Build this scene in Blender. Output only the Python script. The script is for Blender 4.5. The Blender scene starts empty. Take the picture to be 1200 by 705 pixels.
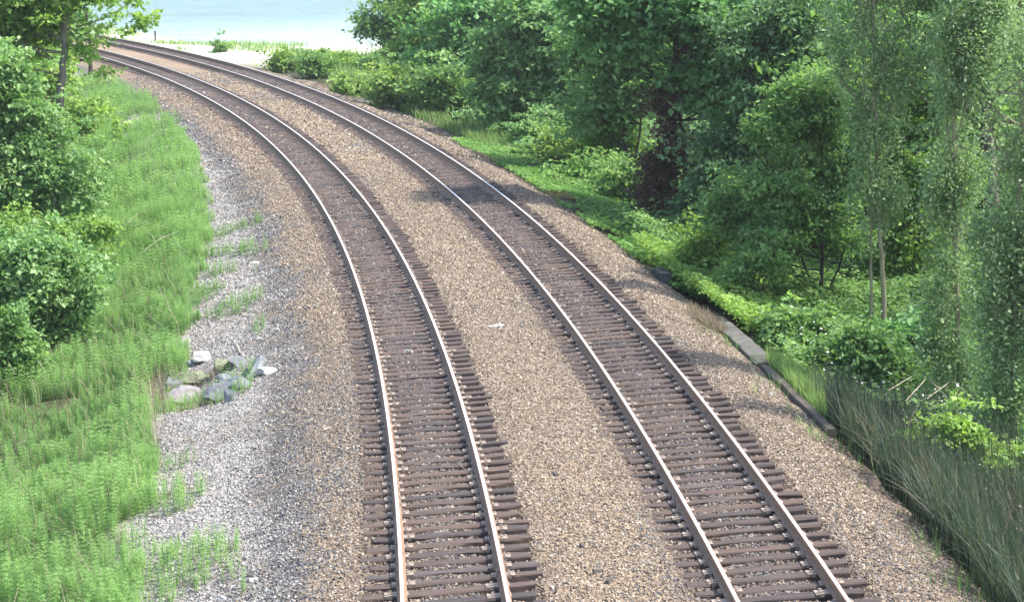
import bpy, bmesh, math, random
import numpy as np
from mathutils import Vector, Matrix

random.seed(7)
RNG = np.random.default_rng(11)
SC = bpy.context.scene
COL = SC.collection

# ------------------------------------------------------------------ camera
F_PX, PITCH, CAM_H, ROLL = 2364.86, 0.190026, 9.6374, -0.020672
cam_d = bpy.data.cameras.new('camera')
cam_d.sensor_width = 36.0
cam_d.lens = F_PX / 1200.0 * 36.0
cam_d.clip_start = 0.5
cam_d.clip_end = 6000
cam = bpy.data.objects.new('camera', cam_d)
COL.objects.link(cam)
_X = Vector((1, 0, 0)); _U = Vector((0, math.sin(PITCH), math.cos(PITCH))); _F = Vector((0, math.cos(PITCH), -math.sin(PITCH)))
_R = _X * math.cos(ROLL) + _U * math.sin(ROLL)
_V = -_X * math.sin(ROLL) + _U * math.cos(ROLL)
M = Matrix(((_R.x, _V.x, -_F.x, 0), (_R.y, _V.y, -_F.y, 0), (_R.z, _V.z, -_F.z, CAM_H), (0, 0, 0, 1)))
cam.matrix_world = M
SC.camera = cam

# ------------------------------------------------------------------ light
SUN_EL, SUN_AZ = math.radians(54), math.radians(92)      # azimuth clockwise from +Y (to the right of the view)
w = bpy.data.worlds.new('World'); SC.world = w; w.use_nodes = True
nt = w.node_tree
sky = nt.nodes.new('ShaderNodeTexSky'); sky.sky_type = 'NISHITA'; sky.sun_disc = False
sky.sun_elevation = SUN_EL; sky.sun_rotation = SUN_AZ
sky.air_density = 1.0; sky.dust_density = 2.0; sky.ozone_density = 1.0
bg = nt.nodes['Background']; bg.inputs['Strength'].default_value = 0.15
nt.links.new(sky.outputs[0], bg.inputs[0])
sl = bpy.data.lights.new('sun', 'SUN'); sl.energy = 3.1; sl.angle = math.radians(1.6); sl.color = (1.0, 0.95, 0.87)
so_ = bpy.data.objects.new('sun', sl); COL.objects.link(so_)
sd = Vector((math.sin(SUN_AZ) * math.cos(SUN_EL), math.cos(SUN_AZ) * math.cos(SUN_EL), math.sin(SUN_EL)))
so_.rotation_euler = sd.to_track_quat('Z', 'Y').to_euler()
so_.location = sd * 300
SC.view_settings.view_transform = 'Standard'; SC.view_settings.look = 'None'
SC.view_settings.gamma = 1.0; SC.view_settings.use_curve_mapping = False
SC.view_settings.exposure = 1.62
SC.render.resolution_x = 1024; SC.render.resolution_y = 601
SC.render.engine = 'CYCLES'

# ------------------------------------------------------------------ track geometry: concentric arcs round one centre
K0, TH = 0.002708, 0.001979 - 2 * 0.002708
RC = 1 / K0
CX, CY = -0.233798 - RC * math.cos(TH), 4 - RC * math.sin(TH)
def _narrow(s):                  # the verges close in on the tracks a little towards the far bend
    return np.clip(.0054 * (np.asarray(s, float) + 2), 0, 1.2)
def so2xy(s, o):
    o = np.asarray(o, float); a = TH + np.asarray(s) / RC
    r = RC + o + _narrow(s) * np.interp(o, [-3.0, -1.6, 6.2, 7.9], [-1, 0, 0, -1])
    return CX + r * np.cos(a), CY + r * np.sin(a)
def xy2so(x, y):
    dx, dy = np.asarray(x) - CX, np.asarray(y) - CY
    s = (np.arctan2(dy, dx) - TH) * RC; g = np.hypot(dx, dy) - RC; d = _narrow(s)
    o = np.where(g < -3 - d, g + d, np.where(g < -1.6, -1.6 - (-1.6 - g) * 1.4 / (1.4 + d), np.where(g < 6.2, g, np.where(g < 7.9 - d, 6.2 + (g - 6.2) * 1.7 / np.maximum(1.7 - d, .3), g + d))))
    return s, o
PITCH_T = .455                  # tie spacing
TRK = (0.0, 4.764)
CANT = 0.0727 / 1.505            # each track tilts down to the left

# ------------------------------------------------------------------ noise in numpy
_perm = RNG.integers(0, 256, 4096)
def vnoise(x, y, seed=0):
    xi = np.floor(x).astype(int); yi = np.floor(y).astype(int)
    fx = x - xi; fy = y - yi
    fx = fx * fx * (3 - 2 * fx); fy = fy * fy * (3 - 2 * fy)
    h = lambda a, b: _perm[(_perm[(a * 7 + seed * 131) & 1023] + b * 13 + seed) & 2047] / 255.0
    return (h(xi, yi) * (1 - fx) + h(xi + 1, yi) * fx) * (1 - fy) + (h(xi, yi + 1) * (1 - fx) + h(xi + 1, yi + 1) * fx) * fy

# ------------------------------------------------------------------ terrain height
WATER_Z = -2.5
COAST = np.array([(-400, 420), (-160, 330), (-90, 283), (-55, 246), (-43, 230), (-35, 211), (-28, 193), (-18, 190), (-5, 184), (12, 180), (45, 172), (120, 150), (420, 90)], float)
def coast_d(x, y):
    best = np.full(np.shape(x), 1e9); sg = np.ones(np.shape(x))
    for a, b in zip(COAST[:-1], COAST[1:]):
        d = b - a; L2 = d @ d
        t = np.clip(((x - a[0]) * d[0] + (y - a[1]) * d[1]) / L2, 0, 1)
        px, py = a[0] + t * d[0], a[1] + t * d[1]
        q = np.hypot(x - px, y - py)
        side = d[0] * (y - a[1]) - d[1] * (x - a[0])
        m = q < best
        best = np.where(m, q, best); sg = np.where(m, np.where(side < 0, 1, -1), sg)
    return best * sg                # positive on land
O_K = [-120, -40, -16, -9, -7, -5.4, -4.2, -3.0, -2.3, -1.75, -1.35, -1.22, 1.22, 1.35, 3.41, 3.54, 5.99, 6.14, 6.9, 7.6, 8.0]
Z_K = [-1.2, -2.2, -2.3, -2.1, -1.7, -1.15, -.92, -.70, -.50, -.33, -.27, -.302, -.232, -.19, -.25, -.302, -.232, -.20, -.23, -.43, -.60]
ON = [8.0, 8.5, 9.3, 11, 15, 30, 80, 200]; ZN = [-.60, -.86, -1.3, -1.8, -2.25, -2.2, -1.5, -1]
OF = [8.0, 9.0, 12, 16, 30, 60, 200]; ZF = [-.60, -.72, -1.0, -1.3, -1.8, -2.0, -2]
def ground_z(s, o, raw=False):
    s = np.asarray(s, float); o = np.asarray(o, float)
    zl = np.interp(o, O_K, Z_K)
    zr = np.interp(o, ON, ZN); zf = np.interp(o, OF, ZF)
    t = np.clip((s - 52) / 25, 0, 1)
    z = np.where(o < 8.0, zl, zr * (1 - t) + zf * t)
    x, y = so2xy(s, o)
    amp = np.clip((np.abs(o - 2.4) - 5.6) / 3, 0, 1)
    z = z + amp * ((vnoise(x * .5, y * .5, 3) - .5) * .30 + (vnoise(x * .15, y * .15, 5) - .5) * .35)
    z = z + (vnoise(x * 1.7, y * 1.7, 9) - .5) * .05 * np.clip(np.minimum(np.minimum(np.abs(o), 9), np.abs(o - 4.76)) - 1.25, 0, 1)
    for oc in TRK:
        q = np.abs(o - oc); z = z + np.where(q < 1.22, .034 * np.exp(-(q / .42) ** 2) - .022 * np.exp(-((q - .75) / .22) ** 2), 0)
    # hollow where the washed-out stones lie
    z = z - .50 * np.exp(-(((s - 42.6) / 1.9) ** 2 + ((o + 4.85) / .8) ** 2))
    cd = coast_d(x, y)
    z = np.where(cd < 14, np.minimum(z, WATER_Z + .02 + cd * .10 * np.where(cd > 0, 1.0, 1.6)), z)
    return np.maximum(z, -7)
def gz_xy(x, y):
    s, o = xy2so(x, y); return ground_z(s, o)
def at(u, v, z=None, it=14):
    """world point seen on the ground (or on the level z) at photo pixel u, v"""
    X = (u - 600) / F_PX; Y = -(v - 352.5) / F_PX
    d = _R * X + _V * Y + _F
    zz = -1.0 if z is None else z
    for _ in range(it):
        t = (zz - CAM_H) / d.z; x, y = d.x * t, d.y * t
        if z is not None: break
        zz = .5 * zz + .5 * float(gz_xy(x, y))
    return Vector((x, y, zz))

# ------------------------------------------------------------------ node helpers
def mat(name):
    m = bpy.data.materials.new(name); m.use_nodes = True
    n = m.node_tree.nodes; l = m.node_tree.links
    return m, n, l, n['Principled BSDF']
def ramp(n, stops, interp='LINEAR'):
    r = n.new('ShaderNodeValToRGB'); r.color_ramp.interpolation = interp
    e = r.color_ramp.elements
    while len(e) < len(stops): e.new(.5)
    for i, (p, c) in enumerate(stops):
        e[i].position = p; e[i].color = (*c, 1) if len(c) == 3 else c
    return r
def noise(n, l, scale, detail=4, rough=.6, vec=None):
    t = n.new('ShaderNodeTexNoise'); t.inputs['Scale'].default_value = scale; t.inputs['Detail'].default_value = detail; t.inputs['Roughness'].default_value = rough
    if vec is None:
        g = n.new('ShaderNodeNewGeometry'); vec = g.outputs['Position']
    l.new(vec, t.inputs['Vector']); return t
def mixc(n, l, fac, a, b, mode='MIX'):
    m = n.new('ShaderNodeMix'); m.data_type = 'RGBA'; m.blend_type = mode
    for sock, val in ((m.inputs[0], fac), (m.inputs[6], a), (m.inputs[7], b)):
        if isinstance(val, bpy.types.NodeSocket): l.new(val, sock)
        elif isinstance(val, (int, float)): sock.default_value = val
        else: sock.default_value = (*val, 1)
    return m.outputs[2]
def bump(n, l, h, strength=.5, dist=.02, bsdf=None):
    b = n.new('ShaderNodeBump'); b.inputs['Strength'].default_value = strength; b.inputs['Distance'].default_value = dist
    l.new(h, b.inputs['Height'])
    if bsdf: l.new(b.outputs[0], bsdf.inputs['Normal'])
    return b

def leaf_mat(name, dark, mid, light, trans=.42, rough=.55, tcol=(1.2, 1.2, .65), spec=.25):
    m, n, l, p = mat(name)
    a = n.new('ShaderNodeAttribute'); a.attribute_name = 'v'
    r = ramp(n, [(0, dark), (.5, mid), (1, light)])
    l.new(a.outputs['Fac'], r.inputs[0])
    l.new(r.outputs[0], p.inputs['Base Color']); p.inputs['Roughness'].default_value = rough
    p.inputs['Specular IOR Level'].default_value = spec
    t = n.new('ShaderNodeBsdfTranslucent')
    l.new(mixc(n, l, 1.0, r.outputs[0], tcol, 'MULTIPLY'), t.inputs[0])
    mx = n.new('ShaderNodeMixShader'); mx.inputs[0].default_value = trans
    l.new(p.outputs[0], mx.inputs[1]); l.new(t.outputs[0], mx.inputs[2])
    l.new(mx.outputs[0], n['Material Output'].inputs[0])
    return m

def bark_mat(name, a, b, scale=9):
    m, n, l, p = mat(name)
    g = n.new('ShaderNodeNewGeometry'); mp = n.new('ShaderNodeMapping'); mp.inputs['Scale'].default_value = (1, 1, .25)
    l.new(g.outputs['Position'], mp.inputs[0])
    t = noise(n, l, scale, 6, .7, mp.outputs[0]); r = ramp(n, [(.3, a), (.7, b)]); l.new(t.outputs[0], r.inputs[0])
    l.new(r.outputs[0], p.inputs['Base Color']); p.inputs['Roughness'].default_value = .9
    bump(n, l, t.outputs[0], .6, .03, p)
    return m
def rock_mat(name, a, b, lichen=None):
    m, n, l, p = mat(name)
    tc = n.new('ShaderNodeTexCoord')
    t = noise(n, l, 7, 8, .65, tc.outputs['Object']); r = ramp(n, [(.3, a), (.7, b)]); l.new(t.outputs[0], r.inputs[0])
    c = r.outputs[0]
    if lichen:
        t2 = noise(n, l, 3, 5, .6, tc.outputs['Object']); r2 = ramp(n, [(.5, (0, 0, 0)), (.62, (1, 1, 1))]); l.new(t2.outputs[0], r2.inputs[0])
        c = mixc(n, l, r2.outputs[0], c, lichen)
    l.new(c, p.inputs['Base Color']); p.inputs['Roughness'].default_value = .88
    bump(n, l, t.outputs[0], .7, .03, p)
    return m

# ------------------------------------------------------------------ mesh helpers
def mesh_np(name, V, Fq, mats, attr=None, parent=None, loc=(0, 0, 0), midx=None, smooth=False, extra=None):
    V = np.asarray(V, np.float32); Fq = np.asarray(Fq, np.int32); k = Fq.shape[1]
    me = bpy.data.meshes.new(name)
    me.vertices.add(len(V)); me.vertices.foreach_set('co', V.ravel())
    me.loops.add(Fq.size); me.loops.foreach_set('vertex_index', Fq.ravel())
    me.polygons.add(len(Fq)); me.polygons.foreach_set('loop_start', np.arange(0, Fq.size, k, dtype=np.int32))
    if midx is not None: me.polygons.foreach_set('material_index', np.asarray(midx, np.int32))
    me.update(calc_edges=True)
    for m in (mats if isinstance(mats, (list, tuple)) else [mats]): me.materials.append(m)
    if smooth: me.polygons.foreach_set('use_smooth', np.ones(len(Fq), bool))
    else: me.polygons.foreach_set('use_smooth', np.zeros(len(Fq), bool))
    if attr is not None:
        a = me.attributes.new('v', 'FLOAT', 'POINT'); a.data.foreach_set('value', np.asarray(attr, np.float32))
    for nm, arr in (extra or {}).items():
        a = me.attributes.new(nm, 'FLOAT', 'POINT'); a.data.foreach_set('value', np.asarray(arr, np.float32))
    o = bpy.data.objects.new(name, me); COL.objects.link(o); o.location = loc
    if parent: o.parent = parent
    return o
def tag(o, label, cat, group=None, kind=None):
    o['label'] = label; o['category'] = cat
    if group: o['group'] = group
    if kind: o['kind'] = kind
    return o
def struct(o): o['kind'] = 'structure'; return o
def empty(name, loc, label=None, cat=None, group=None):
    o = bpy.data.objects.new(name, None); COL.objects.link(o); o.location = loc; o.empty_display_size = .3
    if label: tag(o, label, cat, group)
    return o

class Tubes:
    """tapered tubes collected into one mesh"""
    def __init__(s): s.V = []; s.F = []; s.n = 0
    def add(s, pts, rads, sides=6):
        pts = np.asarray(pts, float); rads = np.asarray(rads, float); k = len(pts)
        T = np.gradient(pts, axis=0); T /= np.linalg.norm(T, axis=1)[:, None] + 1e-9
        ref = np.array([1, 0, 0]) if abs(T[:, 0].mean()) < .8 else np.array([0, 1, 0])
        A = np.cross(T, ref); A /= np.linalg.norm(A, axis=1)[:, None] + 1e-9
        B = np.cross(T, A)
        an = np.arange(sides) * 2 * np.pi / sides
        ring = pts[:, None, :] + rads[:, None, None] * (A[:, None, :] * np.cos(an)[None, :, None] + B[:, None, :] * np.sin(an)[None, :, None])
        s.V.append(ring.reshape(-1, 3))
        i = np.arange(k - 1)[:, None] * sides; j = np.arange(sides)[None, :]; j2 = (j + 1) % sides
        f = np.stack([i + j, i + j2, i + sides + j2, i + sides + j], -1).reshape(-1, 4) + s.n
        s.F.append(f); s.n += k * sides
        return s
    def build(s, name, m, parent=None, loc=(0, 0, 0)):
        return mesh_np(name, np.concatenate(s.V), np.concatenate(s.F), m, parent=parent, loc=loc, smooth=True)
def bez(a, b, c, k=7):
    t = np.linspace(0, 1, k)[:, None]
    return (1 - t) ** 2 * np.asarray(a) + 2 * t * (1 - t) * np.asarray(b) + t ** 2 * np.asarray(c)

def leaves(P, D, Nn, L, W, rng=RNG):
    """folded rhombic leaves: base P, direction D, normal Nn, length L, half width W"""
    D = D / (np.linalg.norm(D, axis=1)[:, None] + 1e-9)
    S = np.cross(D, Nn); S /= np.linalg.norm(S, axis=1)[:, None] + 1e-9
    N2 = np.cross(S, D)
    L = np.broadcast_to(L, (len(P),))[:, None]; W = np.broadcast_to(W, (len(P),))[:, None]
    mid = P + D * L * .45
    up = N2 * L * .10
    V = np.stack([P, mid + S * W + up, P + D * L - N2 * L * .08, mid - S * W + up], 1).reshape(-1, 3)
    F = np.arange(len(P) * 4).reshape(-1, 4)
    return V, F
def lobe_points(lobes, n, rng, surf=.55):
    vol = np.array([(q[3] * q[4] * q[5]) ** .6 for q in lobes]); pick = rng.choice(len(lobes), n, p=vol / vol.sum())
    q = np.array([l_[:6] for l_ in lobes])[pick]
    d = rng.normal(size=(n, 3)); d /= np.linalg.norm(d, axis=1)[:, None]
    r = surf + (1 - surf) * rng.random(n) ** .6
    inner = rng.random(n) < .22
    r = np.where(inner, rng.random(n) * surf, r)
    r = r * (1 + .22 * (rng.random(n) - .35))
    return q[:, :3] + d * q[:, 3:6] * r[:, None], d
def crown(lobes, nclump, per, spread, leaf, rng, droop=.25, flat=.35, outw=.5, vary=.5, streak=0.0):
    Lb = np.array([q[:6] for q in lobes], float); vol = (Lb[:, 3] * Lb[:, 4] * Lb[:, 5]) ** .5
    nclump = int(nclump * 1.2); ns = max(len(Lb) * 7, int(nclump / 12)); pk = rng.choice(len(Lb), ns, p=vol / vol.sum())
    dd = rng.normal(size=(ns, 3)); dd /= np.linalg.norm(dd, axis=1)[:, None]
    rr = (.25 + .75 * rng.random(ns) ** .5)[:, None]
    sub = np.concatenate([Lb[pk, :3] + dd * Lb[pk, 3:] * rr, Lb[pk, 3:] * rng.uniform(.24, .50, (ns, 1)) * np.array([1.15, 1.15, .8])], 1)
    c, d = lobe_points([tuple(q) for q in sub], nclump, rng, .35)
    d = d * .5 + dd[rng.integers(0, ns, len(d))] * 0 + np.array([0, 0, .2])
    c = c[rng.random(len(c)) < .97]; d = d[:len(c)]
    c = c + rng.normal(size=c.shape) * spread * .8
    outl = (rng.random(len(c)) < .18)[:, None]; dn = rng.normal(size=c.shape); dn[:, 2] = np.abs(dn[:, 2]) * .8
    c = c + outl * dn * spread * 2.4
    cv = rng.random(len(c))
    m = rng.poisson(per, len(c)).clip(3)
    idx = np.repeat(np.arange(len(c)), m)
    n = len(idx)
    sz = (rng.random(len(c)) * .8 + .6)[idx][:, None]
    off = rng.normal(size=(n, 3)) * (.7 + 1.0 * rng.random((n, 1)) ** 3) * np.array([spread, spread, spread * (flat + streak)]) * sz
    P = c[idx] + off
    D = rng.normal(size=(n, 3)) * .75 + d[idx] * outw + off / spread * .5
    D[:, 2] -= droop
    N = rng.normal(size=(n, 3)) * .55; N[:, 2] += 1.0; N += d[idx] * .35
    L = leaf * 1.42 * (.5 + .9 * rng.random(n))
    V, F = leaves(P, D, N, L, L * (.30 + .12 * rng.random(n)))
    v = np.clip(cv[idx] * vary + rng.random(n) * (1 - vary), 0, 1)
    return V, F, np.repeat(v, 4), c
def tree(name, base, label, cat, lobes, trunk, r0, nclump, per, spread, leaf, lm, bm, group=None, nlimb=45, seed=0, stems=None,
         droop=.25, flat=.35, vary=.5, streak=0, parts=('trunk', 'crown'), limb_r=.16, sides=9, extra=None):
    """lobes (x,y,z,rx,ry,rz) and trunk polylines are relative to base"""
    rng = np.random.default_rng(1000 + seed)
    root = empty(name, base, label, cat, group)
    V, F, a, c = crown(lobes, nclump, per, spread, leaf, rng, droop, flat, vary=vary, streak=streak)
    mesh_np(parts[1], V, F, lm, a, parent=root)
    T = Tubes()
    trunks = [trunk] + list(stems or [])
    polys = []
    for j, tr in enumerate(trunks):
        tr = np.asarray(tr, float); k = 4 * len(tr)
        tt = np.linspace(0, len(tr) - 1, k); pl = np.stack([np.interp(tt, range(len(tr)), tr[:, q]) for q in range(3)], 1)
        pl[1:-1] += rng.normal(size=(k - 2, 3)) * r0 * .12
        rr = r0 * (1 if j == 0 else .62)
        rad = rr * (1 - .82 * np.linspace(0, 1, k) ** .9); rad[0] *= 1.35; rad[1] *= 1.08
        T.add(pl, rad, sides); polys.append((pl, rad))
    sel = rng.choice(len(c), min(nlimb, len(c)), replace=False)
    for i in sel:
        tgt = c[i]; pl, rad = polys[rng.integers(len(polys))]
        ok = np.where(pl[:, 2] < tgt[2] - .12 * abs(tgt[2]))[0]
        if len(ok) == 0: continue
        dist = np.linalg.norm(pl[ok] - tgt, axis=1)
        q = ok[np.argmin(dist + rng.random(len(ok)) * .8)]
        a0 = pl[q]; midp = (a0 * .55 + tgt * .45); midp[2] -= .10 * np.linalg.norm(tgt - a0); midp += rng.normal(size=3) * .07 * np.linalg.norm(tgt - a0)
        Ls = np.linalg.norm(tgt - a0)
        rb = min(rad[q] * .55, .012 + Ls * limb_r * .09)
        pp = bez(a0, midp, tgt, 7); T.add(pp, np.linspace(rb, .006, 7), 5)
        for _ in range(3):
            e = tgt + rng.normal(size=3) * spread * 1.3
            T.add(bez(pp[rng.integers(3, 6)], (pp[5] + e) / 2, e, 4), np.linspace(rb * .35, .003, 4), 4)
    T.build(parts[0], bm, parent=root)
    return root

# ------------------------------------------------------------------ materials
LEAF = {
 'bright': leaf_mat('leaf_bright', (0.125, 0.230, 0.053), (0.226, 0.370, 0.090), (0.380, 0.526, 0.160), .48),
 'fresh': leaf_mat('leaf_fresh', (0.119, 0.230, 0.085), (0.208, 0.358, 0.133), (0.404, 0.526, 0.266), .46, tcol=(1.15, 1.2, .7)),
 'mid': leaf_mat('leaf_mid', (0.101, 0.202, 0.069), (0.176, 0.308, 0.106), (0.321, 0.470, 0.186), .46, tcol=(1.2, 1.25, .65)),
 'maple': leaf_mat('leaf_maple', (0.104, 0.230, 0.085), (0.172, 0.336, 0.128), (0.267, 0.448, 0.186), .46, tcol=(1.1, 1.25, .75)),
 'poplar': leaf_mat('leaf_poplar', (0.125, 0.213, 0.090), (0.220, 0.330, 0.149), (0.451, 0.538, 0.330), .44, .5, tcol=(1.1, 1.2, .7), spec=.3),
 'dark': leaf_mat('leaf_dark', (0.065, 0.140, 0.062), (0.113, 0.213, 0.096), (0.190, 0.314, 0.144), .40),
 'cool': leaf_mat('leaf_cool', (0.113, 0.218, 0.087), (0.184, 0.314, 0.122), (0.309, 0.459, 0.186), .44, tcol=(1.1, 1.25, .75)),
 'lime': leaf_mat('leaf_lime', (.15, .26, .07), (.26, .40, .12), (.42, .54, .22), .5),
 'ivy': leaf_mat('leaf_ivy', (0.089, 0.190, 0.053), (0.154, 0.308, 0.080), (0.285, 0.437, 0.138), .42),
 'horsetail': leaf_mat('leaf_horsetail', (.150, .280, .085), (.220, .385, .120), (.33, .50, .18), .50, .7, tcol=(1.1, 1.1, .8), spec=.15),
 'rush': leaf_mat('leaf_rush', (.036, .062, .046), (.058, .088, .064), (.105, .125, .088), .34, .6, spec=.2),
 'grass': leaf_mat('leaf_grass', (.11, .22, .060), (.19, .32, .10), (.36, .44, .20), .48, .6, tcol=(1.1, 1.1, .8), spec=.15),
 'dry': leaf_mat('leaf_dry', (.15, .115, .075), (.24, .195, .135), (.40, .34, .25), .3, .7, tcol=(1, 1, .9), spec=.2),
 'dead': leaf_mat('leaf_dead', (.060, .042, .030), (.105, .072, .050), (.18, .13, .09), .2, .8, tcol=(1, .9, .8), spec=.15),
 'flower': leaf_mat('leaf_flower', (.5, .52, .45), (.66, .68, .6), (.8, .8, .74), .3, .6, tcol=(1, 1, .9), spec=.2),
}
BARK = bark_mat('bark_grey_brown', (.09, .075, .06), (.24, .205, .17))
BARK_P = bark_mat('bark_poplar', (.17, .155, .09), (.34, .31, .20), 5)
BARK_D = bark_mat('bark_dark', (.025, .018, .015), (.07, .05, .04))
STEM = bark_mat('stem_green_brown', (.07, .065, .03), (.15, .14, .07))

# ground material: surface zones by the distance from the track (attribute o_pos), with ragged edges
def ground_mat():
    m, n, l, p = mat('ground_surface')
    g = n.new('ShaderNodeNewGeometry'); pos = g.outputs['Position']
    ao = n.new('ShaderNodeAttribute'); ao.attribute_name = 'o_pos'
    asd = n.new('ShaderNodeAttribute'); asd.attribute_name = 'sand'
    nz = noise(n, l, 1.6, 5, .65, pos); nz2 = noise(n, l, .22, 3, .5, pos)
    add = n.new('ShaderNodeMath'); add.operation = 'MULTIPLY_ADD'; l.new(nz.outputs[0], add.inputs[0]); add.inputs[1].default_value = .9; l.new(ao.outputs['Fac'], add.inputs[2])
    sub = n.new('ShaderNodeMath'); sub.operation = 'ADD'; sub.inputs[1].default_value = -.45; l.new(add.outputs[0], sub.inputs[0])
    mr = n.new('ShaderNodeMapRange'); mr.inputs[1].default_value = -12; mr.inputs[2].default_value = 20; l.new(sub.outputs[0], mr.inputs[0])
    P_ = lambda o: (o + 12) / 32
    soil = (.060, .075, .030); ltg = (.30, .283, .262); dk = (.115, .113, .115); tan = (.245, .190, .132); br = (.15, .115, .09); leafy = (.05, .055, .028)
    r = ramp(n, [(P_(-6.2), soil), (P_(-5.2), ltg), (P_(-3.1), ltg), (P_(-2.8), dk), (P_(-2.45), dk), (P_(-2.0), tan), (P_(-1.3), br), (P_(1.35), br), (P_(1.75), tan), (P_(3.1), tan), (P_(3.45), br), (P_(6.1), br), (P_(6.6), tan), (P_(7.7), (.24, .19, .14)), (P_(8.3), leafy)])
    l.new(mr.outputs[0], r.inputs[0])
    v = n.new('ShaderNodeTexVoronoi'); v.inputs['Scale'].default_value = 21; l.new(pos, v.inputs['Vector']); v.inputs['Randomness'].default_value = 1
    sep = n.new('ShaderNodeSeparateColor'); l.new(v.outputs['Color'], sep.inputs[0])
    rv = ramp(n, [(0, (.55, .54, .55)), (.3, (.78, .77, .76)), (.62, (1.0, .98, .96)), (.86, (1.2, 1.18, 1.15)), (1, (1.5, 1.5, 1.5))]); l.new(sep.outputs[0], rv.inputs[0])
    c = mixc(n, l, 1.0, r.outputs[0], rv.outputs[0], 'MULTIPLY')
    r3 = ramp(n, [(.3, (.80, .80, .82)), (.7, (1.1, 1.08, 1.05))]); l.new(nz2.outputs[0], r3.inputs[0])
    c = mixc(n, l, 1.0, c, r3.outputs[0], 'MULTIPLY')
    # sand and pale shingle towards the shore
    ns = noise(n, l, .8, 5, .6, pos); rs = ramp(n, [(.35, (.54, .50, .43)), (.7, (.68, .64, .56))]); l.new(ns.outputs[0], rs.inputs[0])
    c = mixc(n, l, asd.outputs['Fac'], c, rs.outputs[0])
    l.new(c, p.inputs['Base Color']); p.inputs['Roughness'].default_value = .95; p.inputs['Specular IOR Level'].default_value = .2
    inv = n.new('ShaderNodeMath'); inv.operation = 'MULTIPLY_ADD'; l.new(v.outputs['Distance'], inv.inputs[0]); inv.inputs[1].default_value = -1; inv.inputs[2].default_value = 1
    bump(n, l, inv.outputs[0], .8, .03, p)
    return m
M_GROUND = ground_mat()

def stone_mat():
    m, n, l, p = mat('ballast_stone')
    a = n.new('ShaderNodeAttribute'); a.attribute_name = 'v'; b = n.new('ShaderNodeAttribute'); b.attribute_name = 'tone'
    tanr = ramp(n, [(0, (.120, .092, .070)), (.22, (.180, .138, .099)), (.5, (.234, .182, .131)), (.8, (.292, .234, .170)), (1, (.42, .365, .30))])
    gry = ramp(n, [(0, (.072, .071, .073)), (.4, (.112, .110, .110)), (.75, (.158, .154, .150)), (1, (.27, .26, .245))])
    brn = ramp(n, [(0, (.075, .056, .045)), (.4, (.135, .102, .080)), (.8, (.20, .155, .120)), (1, (.33, .28, .22))])
    lig = ramp(n, [(0, (.20, .188, .172)), (.35, (.27, .256, .238)), (.7, (.315, .30, .28)), (1, (.42, .41, .385))])
    for q in (tanr, gry, brn, lig): l.new(a.outputs['Fac'], q.inputs[0])
    # tone: 0 tan, 1 grey, 2 rust brown, 3 light grit
    def step(v0):
        s_ = n.new('ShaderNodeMath'); s_.operation = 'GREATER_THAN'; s_.inputs[1].default_value = v0; l.new(b.outputs['Fac'], s_.inputs[0]); return s_.outputs[0]
    c = mixc(n, l, step(.5), tanr.outputs[0], gry.outputs[0]); c = mixc(n, l, step(1.5), c, brn.outputs[0]); c = mixc(n, l, step(2.5), c, lig.outputs[0])
    l.new(c, p.inputs['Base Color']); p.inputs['Roughness'].default_value = .85; p.inputs['Specular IOR Level'].default_value = .3
    return m
M_STONE = stone_mat()

# ------------------------------------------------------------------ ground sheet
def build_ground():
    S = np.concatenate([np.arange(-14, 20, 1.0), np.arange(20, 75, .33), np.arange(75, 240, .8), np.arange(240, 500, 8)])
    Oa = np.concatenate([np.arange(-260, -40, 12), np.arange(-40, -10, 1.2), np.arange(-10, 12, .2), np.arange(12, 45, .9), np.arange(45, 400, 14)])
    s, o = np.meshgrid(S, Oa, indexing='ij')
    x, y = so2xy(s, o); z = ground_z(s, o)
    V = np.stack([x, y, z], -1).reshape(-1, 3)
    a, b = len(S), len(Oa)
    i = np.arange(a - 1)[:, None] * b; j = np.arange(b - 1)[None, :]
    F = np.stack([i + j, i + j + 1, i + b + j + 1, i + b + j], -1).reshape(-1, 4)[:, ::-1]
    cd = coast_d(x, y)
    ns = vnoise(x * .25, y * .25, 4)
    sand = np.clip((14 + ns * 12 - cd) / 8, 0, 1) * np.clip((o - 7.6) / 1.0, 0, 1)
    sand2 = np.clip((s - 140) / 14, 0, 1) * np.clip((o - 6.3) / 1.0, 0, 1) * .9
    sand = np.maximum(sand, sand2)
    return struct(mesh_np('ground', V, F[:, ::-1], M_GROUND, extra={'o_pos': o.ravel(), 'sand': sand.ravel()}, smooth=True))
build_ground()

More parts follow.
